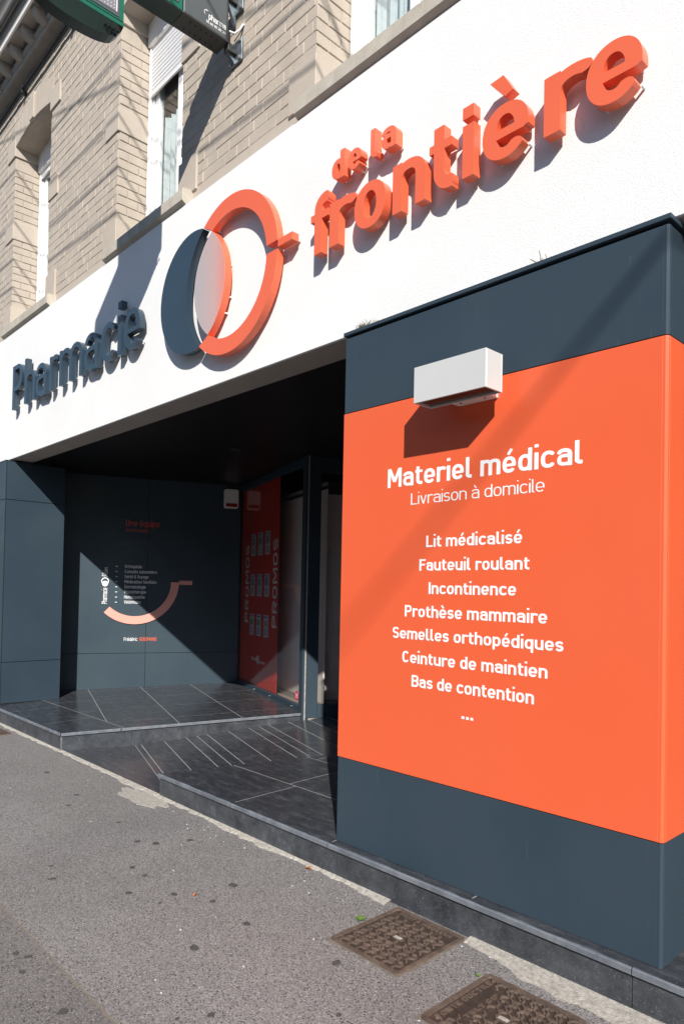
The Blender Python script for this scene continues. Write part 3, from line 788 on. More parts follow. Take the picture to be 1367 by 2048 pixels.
def free(x0, x1, z0, z1):
    """remove openings and blocks from a course interval"""
    iv = [(x0, x1)]; zm = (z0+z1)/2
    cut = []
    for a, b in OPEN:
        if zm < ZH: cut.append((a, b))
        for p_, q_ in BLK:
            if z1 > p_+.01 and z0 < q_-.01: cut += [(a-.252, a), (b, b+.252)]
        if ZH-.01 < zm < ZA+.27: cut.append((a-.06, b+.06))
    for c, d in cut:
        nv = []
        for a, b in iv:
            if d <= a or c >= b: nv.append((a, b)); continue
            if c > a: nv.append((a, c))
            if d < b: nv.append((d, b))
        iv = nv
    return [t for t in iv if t[1]-t[0] > .028]
CO = .0825; bricks = []      # (centre, length, rotz)
k = 0; z = 4.535
while z < TOPZ-.05:
    x = -12+(.0725 if k % 2 else 0)+random.uniform(-.01, .01); i = 0
    while x < 2.55:
        L = .29 if (i+k) % 3 == 0 else .145
        for a, b in free(x+.0035, x+L-.0035, z, z+CO): bricks.append((V(((a+b)/2, YB+random.uniform(-.0022, .0014), z+CO/2)), b-a, 0))
        x += L+random.uniform(-.004, .004); i += 1
    for a, b in OPEN:        # left reveals, brickwork turning the corner
        if z+CO < ZH and not any(z+CO > p_+.01 and z < q_-.01 for p_, q_ in BLK):
            y = YB+.004; ls = (.20, .112) if k % 2 else (.095, .217)
            for l in ls:
                bricks.append((V((a+random.uniform(-.0015, .0015), y+l/2, z+CO/2)), l-.009, math.pi/2)); y += l
    z += CO; k += 1
def seen(p):
    v = p-EYE; d = v.dot(fw)
    if d < .2: return None
    x = 683.5+1390.4*v.dot(rt)/d; y = 1156-1390.4*v.dot(up)/d
    return v.length if -5 < x < 1372 and -5 < y < 2050 else None
rank = sorted([(seen(b[0]), i) for i, b in enumerate(bricks) if seen(b[0]) and b[1] > .09])
near = set(i for _, i in rank[:300])
rest = MB()
for i, (c, L, rz_) in enumerate(bricks):
    me = BM[i % 5]
    if i in near:
        o = link('brick', me, None); o.location = c; o.scale = (L, 1, 1); o.rotation_euler = (0, 0, rz_)
        o.parent = core
        o.matrix_parent_inverse = Matrix.Identity(4)
    else:
        T = Matrix.LocRotScale(c, Matrix.Rotation(rz_, 3, 'Z').to_euler(), V((L, 1, 1)))
        rest.add([T @ v.co for v in me.vertices], [tuple(p.vertices) for p in me.polygons])
tag(rest.build('brickwork', MT['brick_paint'], core), kind='stuff')
# smooth painted base course above the band, corner blocks, arches, sills
mb = MB(); mb.box(-12, 2.6, YB+.001, 2.75, 4.30, 4.533); mb.build('base_course', MT['stone_paint'], bld)
for a, b in OPEN:
    for p_, q_ in BLK:
        if a > 0 or b > 2: continue
        top = q_
        MB().box(a-.25, a+.012, YB-.014, YB+.31, p_, top, .004).build('corner_block', MT['stone_paint'], bld)
        MB().box(b-.012, b+.25, YB-.014, YB+.31, p_, top, .004).build('corner_block', MT['stone_paint'], bld)
    nV = 9
    for k in range(nV):
        t0, t1 = k/nV+.004, (k+1)/nV-.004
        f0 = lambda t: V((a+.014+(b-a-.028)*t, 0, ZH+.004+(ZA-ZH)*math.sin(math.pi*t)))
        f1 = lambda t: V((a-.06+(b-a+.12)*t, 0, ZA+.20+.06*math.sin(math.pi*t)))
        key = k == nV//2; pr_ = -.028 if key else -.010
        MB().prism([f0(t0), f0(t1), f1(t1)+(V((0, 0, .03)) if key else V((0, 0, 0))), f1(t0)+(V((0, 0, .03)) if key else V((0, 0, 0)))], V((0, YB+pr_, 0)), V((0, 3.0, 0))).build('voussoir', MT['stone_paint'], bld)
def sill(x0, x1):
    y1 = 3.03
    prof = [(2.628, 4.424), (2.628, 4.506), (2.640, 4.520), (y1, 4.545), (y1, 4.38), (2.70, 4.38), (2.655, 4.405)]
    o = MB().prism([V((0, y, z)) for y, z in prof], V((x0, 0, 0)), V((x1, 0, 0))).build('window_sill', MT['sill'], bld)
    MB().prism([V((0, y, z)) for y, z in [(2.640, 4.424), (2.66, 4.404), (2.70, 4.404), (2.70, 4.43)]], V((x0+.03, 0, 0)), V((x1-.03, 0, 0))).build('drip_moulding', MT['sill'], o)
for a, b in ((-8.69, -7.27), (-5.97, -4.60), (-3.29, -1.92), (-.58, .80)): sill(a, b)

# windows
def window(a, b, shutter_z, curtain, guard):
    wdw = bpy.data.objects.new('window', None); COL.objects.link(wdw); wdw.location = ((a+b)/2, 3.05, ZS); adopt(wdw, bld)
    y0, y1 = 3.022, 3.09
    z0, z1 = 4.545, ZH+.1
    fr = MB()
    fr.box(a+.01, a+.062, y0, y1, z0, z1, .004); fr.box(b-.062, b-.01, y0, y1, z0, z1, .004)
    fr.box(a+.064, b-.064, y0, y1, z0, z0+.055, .004)
    fr.box(a+.012, b-.012, y0-.05, y1, z1-.30, z1+.02, .004)
    fr.build('frame', MT['pvc'], wdw)
    for q in (a+.01, b-.040): MB().box(q, q+.030, y0-.030, y0-.002, z0, z1-.3, .003).build('shutter_rail', MT['pvc'], wdw)
    mid = (a+b)/2
    for s0, s1 in ((a+.068, mid-.004), (mid+.004, b-.068)):
        sh = MB(); zb, zt_ = z0+.06, z1-.31
        sh.box(s0, s0+.075, y0+.010, y0+.062, zb, zt_, .006); sh.box(s1-.075, s1, y0+.010, y0+.062, zb, zt_, .006)
        sh.box(s0+.077, s1-.077, y0+.010, y0+.062, zb, zb+.075, .006); sh.box(s0+.077, s1-.077, y0+.010, y0+.062, zt_-.075, zt_, .006)
        so_ = sh.build('sash', MT['pvc'], wdw)
        MB().box(s0+.07, s1-.07, y0+.032, y0+.038, zb+.07, zt_-.07).build('pane', MT['glass_window'], wdw)
    if shutter_z:
        z = shutter_z; i = 0
        MB().box(a+.044, b-.044, y0-.026, y0-.010, z-.012, z+.018, .003).build('shutter_end_bar', MT['pvc'], wdw); z += .020
        while z < z1-.30:
            MB().prism([V((0, y0-.010, z)), V((0, y0-.022, z+.004)), V((0, y0-.024, z+.022)), V((0, y0-.010, z+.0365))], V((a+.042, 0, 0)), V((b-.042, 0, 0))).build('slat', MT['shutter'], wdw)
            z += .038; i += 1
    if curtain:
        mb = MB(); n = 70; pv = None; zc = curtain
        for i in range(n+1):
            x = a+.08+(b-a-.16)*i/n; yy = y0+.095+.018*math.sin(i*.9)+.008*math.sin(i*2.3)
            zt_ = zc+.012*math.sin(i*.45)+.03*abs(math.sin(i*.18))
            row = [V((x, yy, 4.62)), V((x, yy+.004*math.sin(i), (4.62+zt_)/2)), V((x, yy, zt_))]
            if pv: mb.add(pv+row, [(0, 3, 4, 1), (1, 4, 5, 2)])
            pv = row
        mb.build('curtain', MT['curtain'], wdw, smooth=True)
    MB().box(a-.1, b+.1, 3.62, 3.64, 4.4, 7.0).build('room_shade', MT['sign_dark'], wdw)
    if guard:
        MB().box(a+.02, b-.02, 2.80, 2.806, 4.55, 4.66).build('guard_pane', MT['glass_window'], wdw)
        g2 = MB(); g2.box(a+.018, b-.018, 2.796, 2.81, 4.660, 4.672); g2.build('guard_rail', MT['galva'], wdw)
window(*OPEN[0], 6.42, 5.6, False)
window(*OPEN[1], 6.03, 5.80, True)
window(*OPEN[2], None, 5.9, False)
window(*OPEN[3], None, 5.9, False)

# cornice
cor = MB()
cor.box(-12, 2.6, 2.60, YB+.03, TOPZ, TOPZ+.10, .01)
cor.box(-12, 2.6, 2.44, YB+.03, TOPZ+.155, TOPZ+.27, .006)
cor.box(-12, 2.6, 2.64, YB+.03, TOPZ+.102, TOPZ+.153)
cornice = cor.build('cornice', MT['cornice'], bld)
MB().tube([(-12, 2.615, TOPZ+.085), (2.6, 2.615, TOPZ+.085)], .040, 10).build('torus_moulding', MT['cornice'], cornice, True)
x = -9.6
while x < -3:
    prof = [(2.64, TOPZ+.02)]+[(2.62-.165*math.sin(R_(90*k/7)), TOPZ+.154-.125*math.cos(R_(90*k/7))) for k in range(8)]+[(2.64, TOPZ+.154)]
    MB().prism([V((0, y, z)) for y, z in prof], V((x, 0, 0)), V((x+.085, 0, 0))).build('modillion', MT['cornice'], cornice)
    x += .355
MB().box(-12, 2.6, 2.418, 2.438, TOPZ+.140, TOPZ+.180, .003).build('drip_edge', MT['white_metal'], cornice)
prof = [(2.355+.085*math.cos(R_(a_)), TOPZ+.46+.085*math.sin(R_(a_))) for a_ in range(180, 361, 15)]
gm = MB(); n = len(prof); gm.add([(x_, y, z) for x_ in (-12, 2.6) for y, z in prof], [(i, i+1, n+i+1, n+i) for i in range(n-1)])
gm.build('gutter', MT['zinc'], cornice, True)
MB().box(-12, 2.6, 2.445, 2.50, TOPZ+.272, TOPZ+.55).build('gutter_board', MT['cornice'], cornice)

# rendered band, soffit and recess shell
MB().box(-12, 2.6, YF, 2.735, ZB0, ZB1, .004).build('rendered_band', MT['render_white'], bld)
MB().box(-8.30, 2.6, YF+.012, 2.895, ZB0-.004, ZB0+.30).build('soffit', MT['soffit'], bld)
MB().box(-12, -8.301, 2.735, 3.1, 0, 4.3).build('lower_wall', MT['anthracite_gap'], bld)
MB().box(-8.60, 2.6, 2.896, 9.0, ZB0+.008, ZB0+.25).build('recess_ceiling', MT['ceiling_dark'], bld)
MB().box(-12, 2.6, 3.121, 9.0, 4.2, 4.4).build('upper_floor', MT['ceiling_dark'], bld)
MB().box(-12, 2.6, 9.0, 9.1, 0, 8.4).build('rear_wall', MT['interior_panel'], bld)
MB().box(-12.1, -12.0, 2.72, 9.1, 0, 8.4).build('gable_wall', MT['stone_paint'], bld)
MB().box(2.6, 2.7, 2.72, 9.1, 0, 8.4).build('gable_wall', MT['stone_paint'], bld)
MB().box(-12.1, 2.7, 2.5, 9.1, 8.30, 8.40).build('roof_deck', MT['cornice'], bld)
dl = MB(); dl.tube([(-5.9, 4.05, ZB0+.009), (-5.9, 4.05, ZB0+.0005)], .055, 20); dl.build('recessed_spotlight', MT['sign_dark'], bld)

# left pilaster, clad in anthracite panels
pil = bpy.data.objects.new('pilaster', None); COL.objects.link(pil); pil.location = (-8.6, 2.9, .17); adopt(pil, bld)
MB().box(-9.8, -8.288, 2.612, 3.26, .10, 2.905).build('core', MT['anthracite_gap'], pil)
for z0, z1 in ((.172, .637), (.643, 2.475), (2.481, 2.912)):
    MB().box(-9.8, -8.284, 2.60, 2.61, z0, z1, .0015).build('cladding_panel', MT['anthracite'], pil)
    MB().box(-8.288, -8.28, 2.616, 3.27, z0+floor_z(3)-.17 if z0 < .2 else z0, z1, .0015).build('cladding_panel', MT['anthracite'], pil)
MB().box(-9.8, -8.276, 2.597, 2.66, 2.914, 2.922, .001).build('cap_flashing', MT['anthracite'], pil)

# oblique recess wall
W0 = V((-8.762, 3.648, 0)); WU = V((.3886, .9214, 0)).normalized(); WN = V((WU.y, -WU.x, 0))    # WN towards the viewer
def wp(u, z, t=0.0): return W0+WU*u+WN*t+ZV*z
rw = bpy.data.objects.new('recess_wall', None); COL.objects.link(rw); rw.location = tuple(W0+WU); adopt(rw, bld)
def wall_box(mb, u0, u1, z0, z1, t0, t1, bev=0): return mb.obox(wp((u0+u1)/2, (z0+z1)/2, (t0+t1)/2), WU, WN, ZV, (u1-u0)/2, (t1-t0)/2, (z1-z0)/2, bev)
wall_box(MB(), -.7, 2.3, 0, 3.0, -.20, -.012).build('core', MT['anthracite_gap'], rw)
for u0, u1 in ((-.69, .857), (.862, 2.085)):
    for z0, z1 in ((.15, .650), (.655, 2.955)):
        wall_box(MB(), u0, u1, z0, z1, -.010, 0, .0012).build('cladding_panel', MT['anthracite_satin'], rw)

# shop glazing: oblique front with poster, corner post and door
G0 = V((-7.283, 5.333, 0)); GU = V((.9472, -.3207, 0)).normalized(); GN = V((GU.y, -GU.x, 0))      # GN towards the street
def gp(u, z, t=0.0): return G0+GU*u+GN*t+ZV*z
def g_box(mb, u0, u1, z0, z1, t0, t1, bev=0): return mb.obox(gp((u0+u1)/2, (z0+z1)/2, (t0+t1)/2), GU, GN, ZV, (u1-u0)/2, (t1-t0)/2, (z1-z0)/2, bev)
sf = bpy.data.objects.new('shopfront', None); COL.objects.link(sf); sf.location = tuple(gp(.5, .2)); adopt(sf, bld)
UE = 1.79                                               # corner post position along the glazing
g_box(MB(), -.80, UE-.075, .14, .285, -.05, 0, .003).build('bottom_rail', MT['anthracite'], sf)
g_box(MB(), -.80, UE-.075, 2.86, 2.945, -.05, 0, .003).build('top_rail', MT['anthracite'], sf)
g_box(MB(), UE-.105, UE-.002, .14, 2.945, -.09, .012, .003).build('corner_post', MT['anthracite'], sf)
g_box(MB(), -.82, UE-.09, .280, 2.865, -.030, -.022).build('pane', MT['glass_shop'], sf)
for u in (.10, .70, 1.45):
    mb = MB(); c = gp(u, .250, .003); mb.tube([c, c+GN*.006], .006, 8); mb.build('rail_screw', MT['zinc'], sf)
D0 = gp(UE, 0, 0); A20 = R_(20); DU = V((math.sin(A20), math.cos(A20), 0)); DN = V((DU.y, -DU.x, 0))
def dp(u, z, t=0.0): return D0+DU*u+DN*t+ZV*z
def d_box(mb, u0, u1, z0, z1, t0, t1, bev=0): return mb.obox(dp((u0+u1)/2, (z0+z1)/2, (t0+t1)/2), DU, DN, ZV, (u1-u0)/2, (t1-t0)/2, (z1-z0)/2, bev)
door = bpy.data.objects.new('entrance_door', None); COL.objects.link(door); door.location = tuple(dp(.6, .16)); adopt(door, bld)
d_box(MB(), .010, .022, .14, 2.945, -.03, .006).build('gasket_strip', MT['mortar'], door)
d_box(MB(), .026, .16, .168, 2.945, -.06, .004, .003).build('stile', MT['anthracite'], door)
d_box(MB(), .162, 2.1, .168, .305, -.06, .004, .003).build('bottom_rail', MT['anthracite'], door)
d_box(MB(), .162, 2.1, 2.78, 2.945, -.06, .004, .003).build('top_rail', MT['anthracite'], door)
d_box(MB(), 2.102, 2.22, .168, 2.945, -.06, .004, .003).build('stile', MT['anthracite'], door)
d_box(MB(), .15, 2.11, .30, 2.79, -.032, -.024).build('pane', MT['glass_shop'], door)
# interior seen through the glass
room = bpy.data.objects.new('shop_interior', None); COL.objects.link(room); room.location = (-6.5, 6.5, .2); adopt(room, bld)
fl_ = [gp(-.85, 0, -.055), gp(UE, 0, -.06), dp(2.3, 0, -.07), V((-2.4, 8.9, 0)), V((-9.0, 8.9, 0))]
MB().prism([V((p.x, p.y, 0)) for p in fl_], V((0, 0, .10)), V((0, 0, .232))).build('interior_floor', MT['interior_floor'], room)
for i in range(4):
    g_box(MB(), -.75+.62*i, -.135+.62*i, .30, 2.62, -.27, -.25, .003).build('display_panel', MT['interior_panel'], room)
g_box(MB(), -.76, 1.72, .233, .297, -.268, -.245).build('skirting', MT['cornice'], room)
g_box(MB(), -.76, 1.72, 2.66, 2.69, -.27, -.23).build('curtain_rail', MT['cornice'], room)
for u_ in (.20, .86):
    d_box(MB(), u_, u_+.655, .30, 2.60, -.32, -.30, .003).build('display_panel', MT['interior_panel'], room)
d_box(MB(), .20, 1.52, .233, .297, -.318, -.29).build('skirting', MT['cornice'], room)
MB().box(-3.95, -3.9, 5.0, 8.9, .2, 2.95).build('interior_wall', MT['interior_panel'], room)
MB().box(-9.2, -2.4, 8.85, 8.9, .2, 2.95).build('interior_wall', MT['interior_panel'], room)
# back of the covered area to the right of the door
MB().box(-4.30, 2.6, 6.6, 6.7, 0, 2.945).build('covered_area_wall', MT['anthracite'], bld)

# ================================================================== POSTER BEHIND THE GLASS
post = thing('promo_poster', tuple(gp(.05, .3, -.06)), 'tall red promotions poster with rows of small leaflets behind the shop glass', 'poster')
g_box(MB(), -.74, .80, .286, 2.86, -.052, -.044).build('backing', MT['banner'], post)
gplace = lambda x, y, t: gp(x, y, t)
def vtext(style, txt, place3, u_base, z_lo, z_hi, cap, parent, M, t0=.0008, t1=-.001, name='lettering', fixed=None):
    """text running upwards: letters' tops point to -u"""
    mb = MB()
    style.text(mb, txt, lambda x, y, t: place3(u_base-y, x, t), z_lo, z_hi, 0, cap, t0, t1, scale_x=fixed)
    return mb.build(name, M, parent)
T_ = -.042
def pos3(u, z, t): return gp(u, z, T_+t)
vtext(WIDE, 'PROMOS', pos3, -.36, 1.075, 2.11, .155, post, MT['white_print'])
vtext(WIDE, 'PROMOS', pos3, .775, 1.06, 2.13, .16, post, MT['white_print'])
for r_i, (za, zb) in enumerate(((1.955, 2.245), (1.43, 1.715), (.925, 1.20))):
    for c_i, (ua, ub) in enumerate(((-.265, -.09), (.02, .195), (.31, .485))):
        lf = g_box(MB(), ua, ub, za, zb, T_+.001, T_+.004).build('leaflet', MT['paper'], post)
        mb = MB(); hd = zb-.035
        g_box(mb, ua+.02, ub-.02, hd, hd+.018, T_+.0045, T_+.0052)
        for j in range(4): g_box(mb, ua+.03, ub-.03-.02*(j % 2), za+.03+.022*j, za+.04+.022*j, T_+.0045, T_+.0052)
        mb.build('print_lines', MT['paper_blue'], lf)
        pc = MB()
        for j in range(3): g_box(pc, ua+.03+.04*j, ua+.06+.04*j, za+.135, za+(.235 if r_i < 2 else .205), T_+.0045, T_+.0052)
        pc.build('print_picture', MT['paper_blue'] if r_i < 2 else (MT['paper_green'] if c_i < 2 else MT['paper_pink']), lf)
for t_, a_, b_2, z_, c_ in (('Pharmacie', -.17, .035, .60, .045), ('de la frontière', .185, .38, .585, .035)): mb = MB(); SMALL.text(mb, t_, pos3, a_, b_2, z_, c_, .0008, -.001); mb.build('lettering', MT['white_print'], post)
def annulus(mb, place, cx, cy, ro, ri, a0, a1, t0, t1, n=40):
    A = [(cx+ro*math.cos(R_(a0+(a1-a0)*i/n)), cy+ro*math.sin(R_(a0+(a1-a0)*i/n))) for i in range(n+1)]
    B = [(cx+ri*math.cos(R_(a0+(a1-a0)*i/n)), cy+ri*math.sin(R_(a0+(a1-a0)*i/n))) for i in range(n+1)]
    for i in range(n):
        q = [A[i], A[i+1], B[i+1], B[i]]
        v = [place(*p, t0) for p in q]+[place(*p, t1) for p in q]
        f = [(0, 1, 2, 3), (7, 6, 5, 4), (0, 4, 5, 1), (2, 6, 7, 3)]
        if i == 0: f.append((3, 7, 4, 0))
        if i == n-1: f.append((1, 5, 6, 2))
        mb.add(v, f)
    return mb
mb = MB(); annulus(mb, pos3, .11, .622, .058, .046, 0, 360, .0008, -.001); annulus(mb, pos3, .075, .622, .045, .002, 0, 360, .0012, -.001, 24); mb.build('emblem_print', MT['white_print'], post)
stk = thing('round_sticker', tuple(gp(1.53, .33, -.02)), 'small round red sticker low on the shop glass beside the corner post', 'sticker')
mb = MB(); annulus(mb, lambda x, y, t: gp(x, y, -.021+t), 1.55, .375, .052, .001, 0, 360, .0012, 0, 24); mb.build('disc', MT['sticker'], stk)
mb = MB()
for dz_ in (-.018, 0, .018): g_box(mb, 1.518, 1.582, .375+dz_-.004, .375+dz_+.004, -.0194, -.0190)
mb.build('print_lines', MT['white_print'], stk)

# ================================================================== LETTERING ON THE RECESS WALL
team = thing('wall_lettering', tuple(wp(.8, .85)), 'printed team list with a pale pink ring emblem on the shaded grey recess wall', 'lettering')
wpl = lambda x, y, t: wp(x, y, .0010+t)
def wtext(style, txt, u0, u1, z, cap, M, name='lettering'):
    mb = MB(); style.text(mb, txt, wpl, u0, u1, z, cap, .0008, -.0008); return mb.build(name, M, team)
wtext(SMALL, 'Une équipe', .573, 1.005, 2.315, .085, MT['red_print'])
wtext(SMALL, 'à votre écoute', .573, .86, 2.245, .040, MT['red_print'])
for i, (t_, u1) in enumerate((('Orthopédie', .79), ('Conseils saisonniers', .985), ('Santé & Voyage', .875), ('Médication familiale', .98), ('Dermatologie', .845), ('Phytothérapie', .85), ('Homéopathie', .835), ('Vétérinaire', .785))):
    z = 1.765-.0665*i
    wtext(SMALL, t_, .575, u1, z, .042, MT['white_print'])
    wall_box(MB(), .462, .487, z+.013, z+.021, .0004, .0018).build('dash', MT['white_print'], team)
wtext(SMALL, 'Frédéric', .585, .755, .812, .046, MT['white_print'])
wtext(SMALL, 'VEKEMANS', .775, 1.0, .812, .046, MT['letter_orange'])
wl3 = lambda u, z, t: wp(u, z, .0010+t)
vtext(SMALL, 'Pharmacie', wl3, .365, 1.295, 1.50, .065, team, MT['white_print'])
vtext(SMALL, 'frontière', wl3, .365, 1.648, 1.765, .050, team, MT['white_print'])
vtext(SMALL, 'de la', wl3, .315, 1.650, 1.69, .026, team, MT['white_print'])
mb = MB(); annulus(mb, wpl, .335, 1.587, .047, .036, 0, 360, .0008, -.0008); annulus(mb, wpl, .335, 1.555, .036, .001, 0, 360, .0012, -.0006, 24); mb.build('emblem_print', MT['white_print'], team)
mb = MB(); annulus(mb, lambda x, y, t: wp(x, y, t), .71, 1.592, .560, .457, 0, -133, .016, .0005, 48); mb.build('ring_arc', MT['pink'], team)
mb = MB(); annulus(mb, lambda x, y, t: wp(x, y, t), .71, 1.600, .560, .457, 1, 128, .016, .0005, 48); mb.build('ring_arc', MT['anthracite_satin'], team)
wall_box(MB(), 1.272, 1.446, 1.560, 1.615, .0006, .016, .001).build('ring_bar', MT['pink'], team)

# ================================================================== ALARM BOX
al = thing('alarm_box', tuple(wp(1.94, 2.62, .05)), 'white rounded alarm siren box mounted high on the recess wall', 'alarm')
def rrect(cx, cz, hw, hh, r): return [(cx+sx*(hw-r)+r*math.cos(R_(a0+k*15)), cz+sz*(hh-r)+r*math.sin(R_(a0+k*15))) for sx, sz, a0 in ((1, 1, 0), (-1, 1, 90), (-1, -1, 180), (1, -1, 270)) for k in range(7)]
mb = MB(); mb.prism([wp(u, z) for u, z in rrect(1.945, 2.755, .098, .132, .03)], WN*.002, WN*.045); mb.prism([wp(u, z) for u, z in rrect(1.945, 2.755, .092, .126, .028)], WN*.0452, WN*.058); mb.build('housing', MT['white_metal'], al)
wall_box(MB(), 1.868, 2.022, 2.642, 2.690, .0582, .064, .003).build('flash_lens', MT['alarm_red'], al)

# ================================================================== ADVERTISING PANEL
adv = thing('advertising_panel', (-1.9, 2.9, .17), 'tall dark grey clad box with a large orange field listing medical equipment in white', 'panel')
PX0, PX1, PY = -2.752, -1.032, 2.60
MB().box(PX0+.012, PX1-.012, PY+.012, 3.9, .17, 2.895).build('core', MT['anthracite_gap'], adv)
def face(z0, z1, M, x0=PX0, fwd=0.0):
    MB().box(x0, PX1-.018, PY-fwd, PY+.010, z0, z1, .0012).build('cladding_panel', M, adv)
    MB().box(PX1-.010, PX1+fwd, PY+.018, 3.9, z0, z1, .0012).build('cladding_panel', M, adv)
    MB().box(PX0+(.001 if x0 == PX0 else .001), PX0+.010, PY+.0105, 3.9, z0, z1).build('cladding_panel', M, adv)
    MB().prism([V((PX1-.0172, PY, 0)), V((PX1-.009, PY, 0)), V((PX1, PY+.009, 0)), V((PX1, PY+.0172, 0)), V((PX1-.0172, PY+.0172, 0))], V((0, 0, z0)), V((0, 0, z1))).build('corner_profile', M, adv)
face(.168, .616, MT['anthracite']); face(.620, 2.479, MT['orange'], PX0-.003, .002); face(2.483, 2.893, MT['anthracite'])
MB().box(PX0-.010, PX1+.010, PY-.012, 3.92, 2.906, 2.926, .0015).build('cap_flashing', MT['anthracite'], adv)
pplace = lambda x, y, t: V((x, PY-.0024-t, y))
for style, txt, xl, xr, base, cap in [(DIN, 'Materiel médical', -2.420, -1.361, 2.043, .096), (LIGHT, 'Livraison à domicile', -2.262, -1.529, 1.946, .056), (DIN, 'Lit médicalisé', -2.160, -1.632, 1.733, .0555),
        (DIN, 'Fauteuil roulant', -2.200, -1.595, 1.620, .0555), (DIN, 'Incontinence', -2.140, -1.658, 1.508, .0555), (DIN, 'Prothèse mammaire', -2.289, -1.508, 1.394, .0565),
        (DIN, 'Semelles orthopédiques', -2.367, -1.433, 1.284, .0555), (DIN, 'Ceinture de maintien', -2.300, -1.503, 1.168, .0560), (DIN, 'Bas de contention', -2.237, -1.564, 1.054, .0565), (DIN, '...', -1.934, -1.870, .941, .070)]:
    mb = MB(); style.text(mb, txt, pplace, xl, xr, base, cap, .0006, -.0006); mb.build('lettering', MT['white_print'], adv)

# wall light
wl = thing('wall_light', (-1.89, 2.55, 2.38), 'white box-shaped wall light mounted on the advertising panel above the lettering', 'lamp')
x0, x1, y0, y1, z0, z1 = -2.085, -1.692, 2.400, 2.523, 2.376, 2.541
mb = MB(); t = .008
mb.box(x0, x1, y0, y0+t, z0, z1, .0015); mb.box(x0, x1, y1-t, y1, z0, z1, .0015); mb.box(x0, x0+t, y0+t, y1-t, z0, z1, .0015); mb.box(x1-t, x1, y0+t, y1-t, z0, z1, .0015); mb.box(x0+t, x1-t, y0+t, y1-t, z1-.012, z1-.001)
mb.build('housing', MT['lamp_housing'], wl)
MB().box(x0+.010, x1-.010, y0+.010, y1-.010, z0+.010, z0+.016).build('lower_glass', MT['lamp_glass'], wl)
MB().box(x0+.11, -1.762, y1+.001, PY-.003, z0+.006, z1-.03, .002).build('mounting_bracket', MT['white_metal'], wl)
for xx in (x0+.15, x1-.11): MB().tube([(xx, y1+.03, z0+.004), (xx, y1+.03, z0+.014)], .006, 8).build('screw', MT['sign_dark'], wl)

# ================================================================== 3D SIGN LETTERS
YL, YLB = 2.583, 2.634                          # front and back of the letters, on short pins
FRO = Style(.146, X=.722, W=.50, e=2.15, cw=.7, tail=False, cell=.0075)
PHA = Style(.100, X=.70, W=.475, e=2.1, cw=.50, tail=False, cell=.0075, mw=1.9)
DEL = Style(.175, X=.74, W=.50, e=2.15, tail=False, cell=.012)
lpl = lambda x, y, t: V((x, t, y))
def pins(pts, parent, r=.006):
    for (x, z) in pts: MB().tube([(x, YLB-.004, z), (x, YF-.001, z)], r, 8).build('fixing_pin', MT['white_metal'], parent)
def letter(style, ch, xl, xr, base, cap, parent, M, pin):
    loops, wd = style.glyph(ch); k = (xr-xl)/wd
    mb = MB(); slab(mb, [[(xl+p[0]*k, base+p[1]*cap) for p in l] for l in loops], lpl, YL, YLB)
    o = mb.build('letter', M, parent); pins(pin, o); return o
s1 = thing('sign_word', (-2.1, 2.66, 3.44), 'large orange raised letters reading the second word of the shop name', 'sign')
b_ = 3.445; cp = .340
def raw(mb, polys): 
    for P_ in polys: mb.prism([V((x, 0, z)) for x, z in P_], V((0, YL, 0)), V((0, YLB, 0)))
letter(FRO, 'r', -2.890, -2.708, b_, cp, s1, MT['letter_orange'], [(-2.86, 3.48), (-2.75, 3.655)])
letter(FRO, 'o', -2.691, -2.460, b_, cp, s1, MT['letter_orange'], [(-2.575, 3.475), (-2.575, 3.66)])
letter(FRO, 'n', -2.411, -2.195, b_, cp, s1, MT['letter_orange'], [(-2.38, 3.475), (-2.225, 3.475)])
letter(FRO, 'e', -1.359, -1.131, b_, cp, s1, MT['letter_orange'], [(-1.155, 3.49), (-1.16, 3.56), (-1.30, 3.47)])
letter(FRO, 'r', -1.548, -1.362, b_, cp, s1, MT['letter_orange'], [(-1.52, 3.475), (-1.40, 3.655)])
letter(FRO, 'e', -1.859, -1.621, b_, cp, s1, MT['letter_orange'], [(-1.65, 3.49), (-1.66, 3.56), (-1.80, 3.47)])
mb = MB(); raw(mb, [[(-1.822, 3.815), (-1.752, 3.822), (-1.700, 3.735), (-1.742, 3.722)]]); o = mb.build('accent', MT['letter_orange'], s1); pins([(-1.755, 3.76)], o)
mb = MB(); raw(mb, [[(-1.971, 3.445), (-1.907, 3.445), (-1.907, 3.691), (-1.971, 3.691)]]); o = mb.build('letter', MT['letter_orange'], s1); pins([(-1.94, 3.47), (-1.94, 3.65)], o)
mb = MB(); raw(mb, [[(-1.972, 3.722), (-1.910, 3.722), (-1.910, 3.778), (-1.972, 3.778)]]); o = mb.build('letter_dot', MT['letter_orange'], s1); pins([(-1.94, 3.75)], o)
def sdf_letter(fn, bb, parent, M, pin, cell=.0028, name='letter'):
    lp = field_loops(fn, bb, cell, cell*.15); mb = MB(); slab(mb, lp, lpl, YL, YLB); o = mb.build(name, M, parent); pins(pin, o); return o
def f_f(X, Y):
    st_ = sd_poly(X, Y, [(-2.989, 3.445), (-2.989, 3.70)]+arc(-2.927, 3.70, .062, .0525, 180, 90)+[(-2.910, 3.7525)], .0305)
    return np.minimum(st_, sd_box(X, Y, -3.052, -2.905, 3.638, 3.680))
sdf_letter(f_f, (-3.10, -2.85, 3.42, 3.82), s1, MT['letter_orange'], [(-2.99, 3.475), (-2.93, 3.75)])
def f_t(X, Y):
    st_ = sd_poly(X, Y, [(-2.111, 3.757), (-2.111, 3.545)]+arc(-2.046, 3.545, .065, .072, 180, 262)+[(-2.031, 3.4735)], .0315)
    return np.minimum(st_, sd_box(X, Y, -2.170, -2.035, 3.642, 3.684))
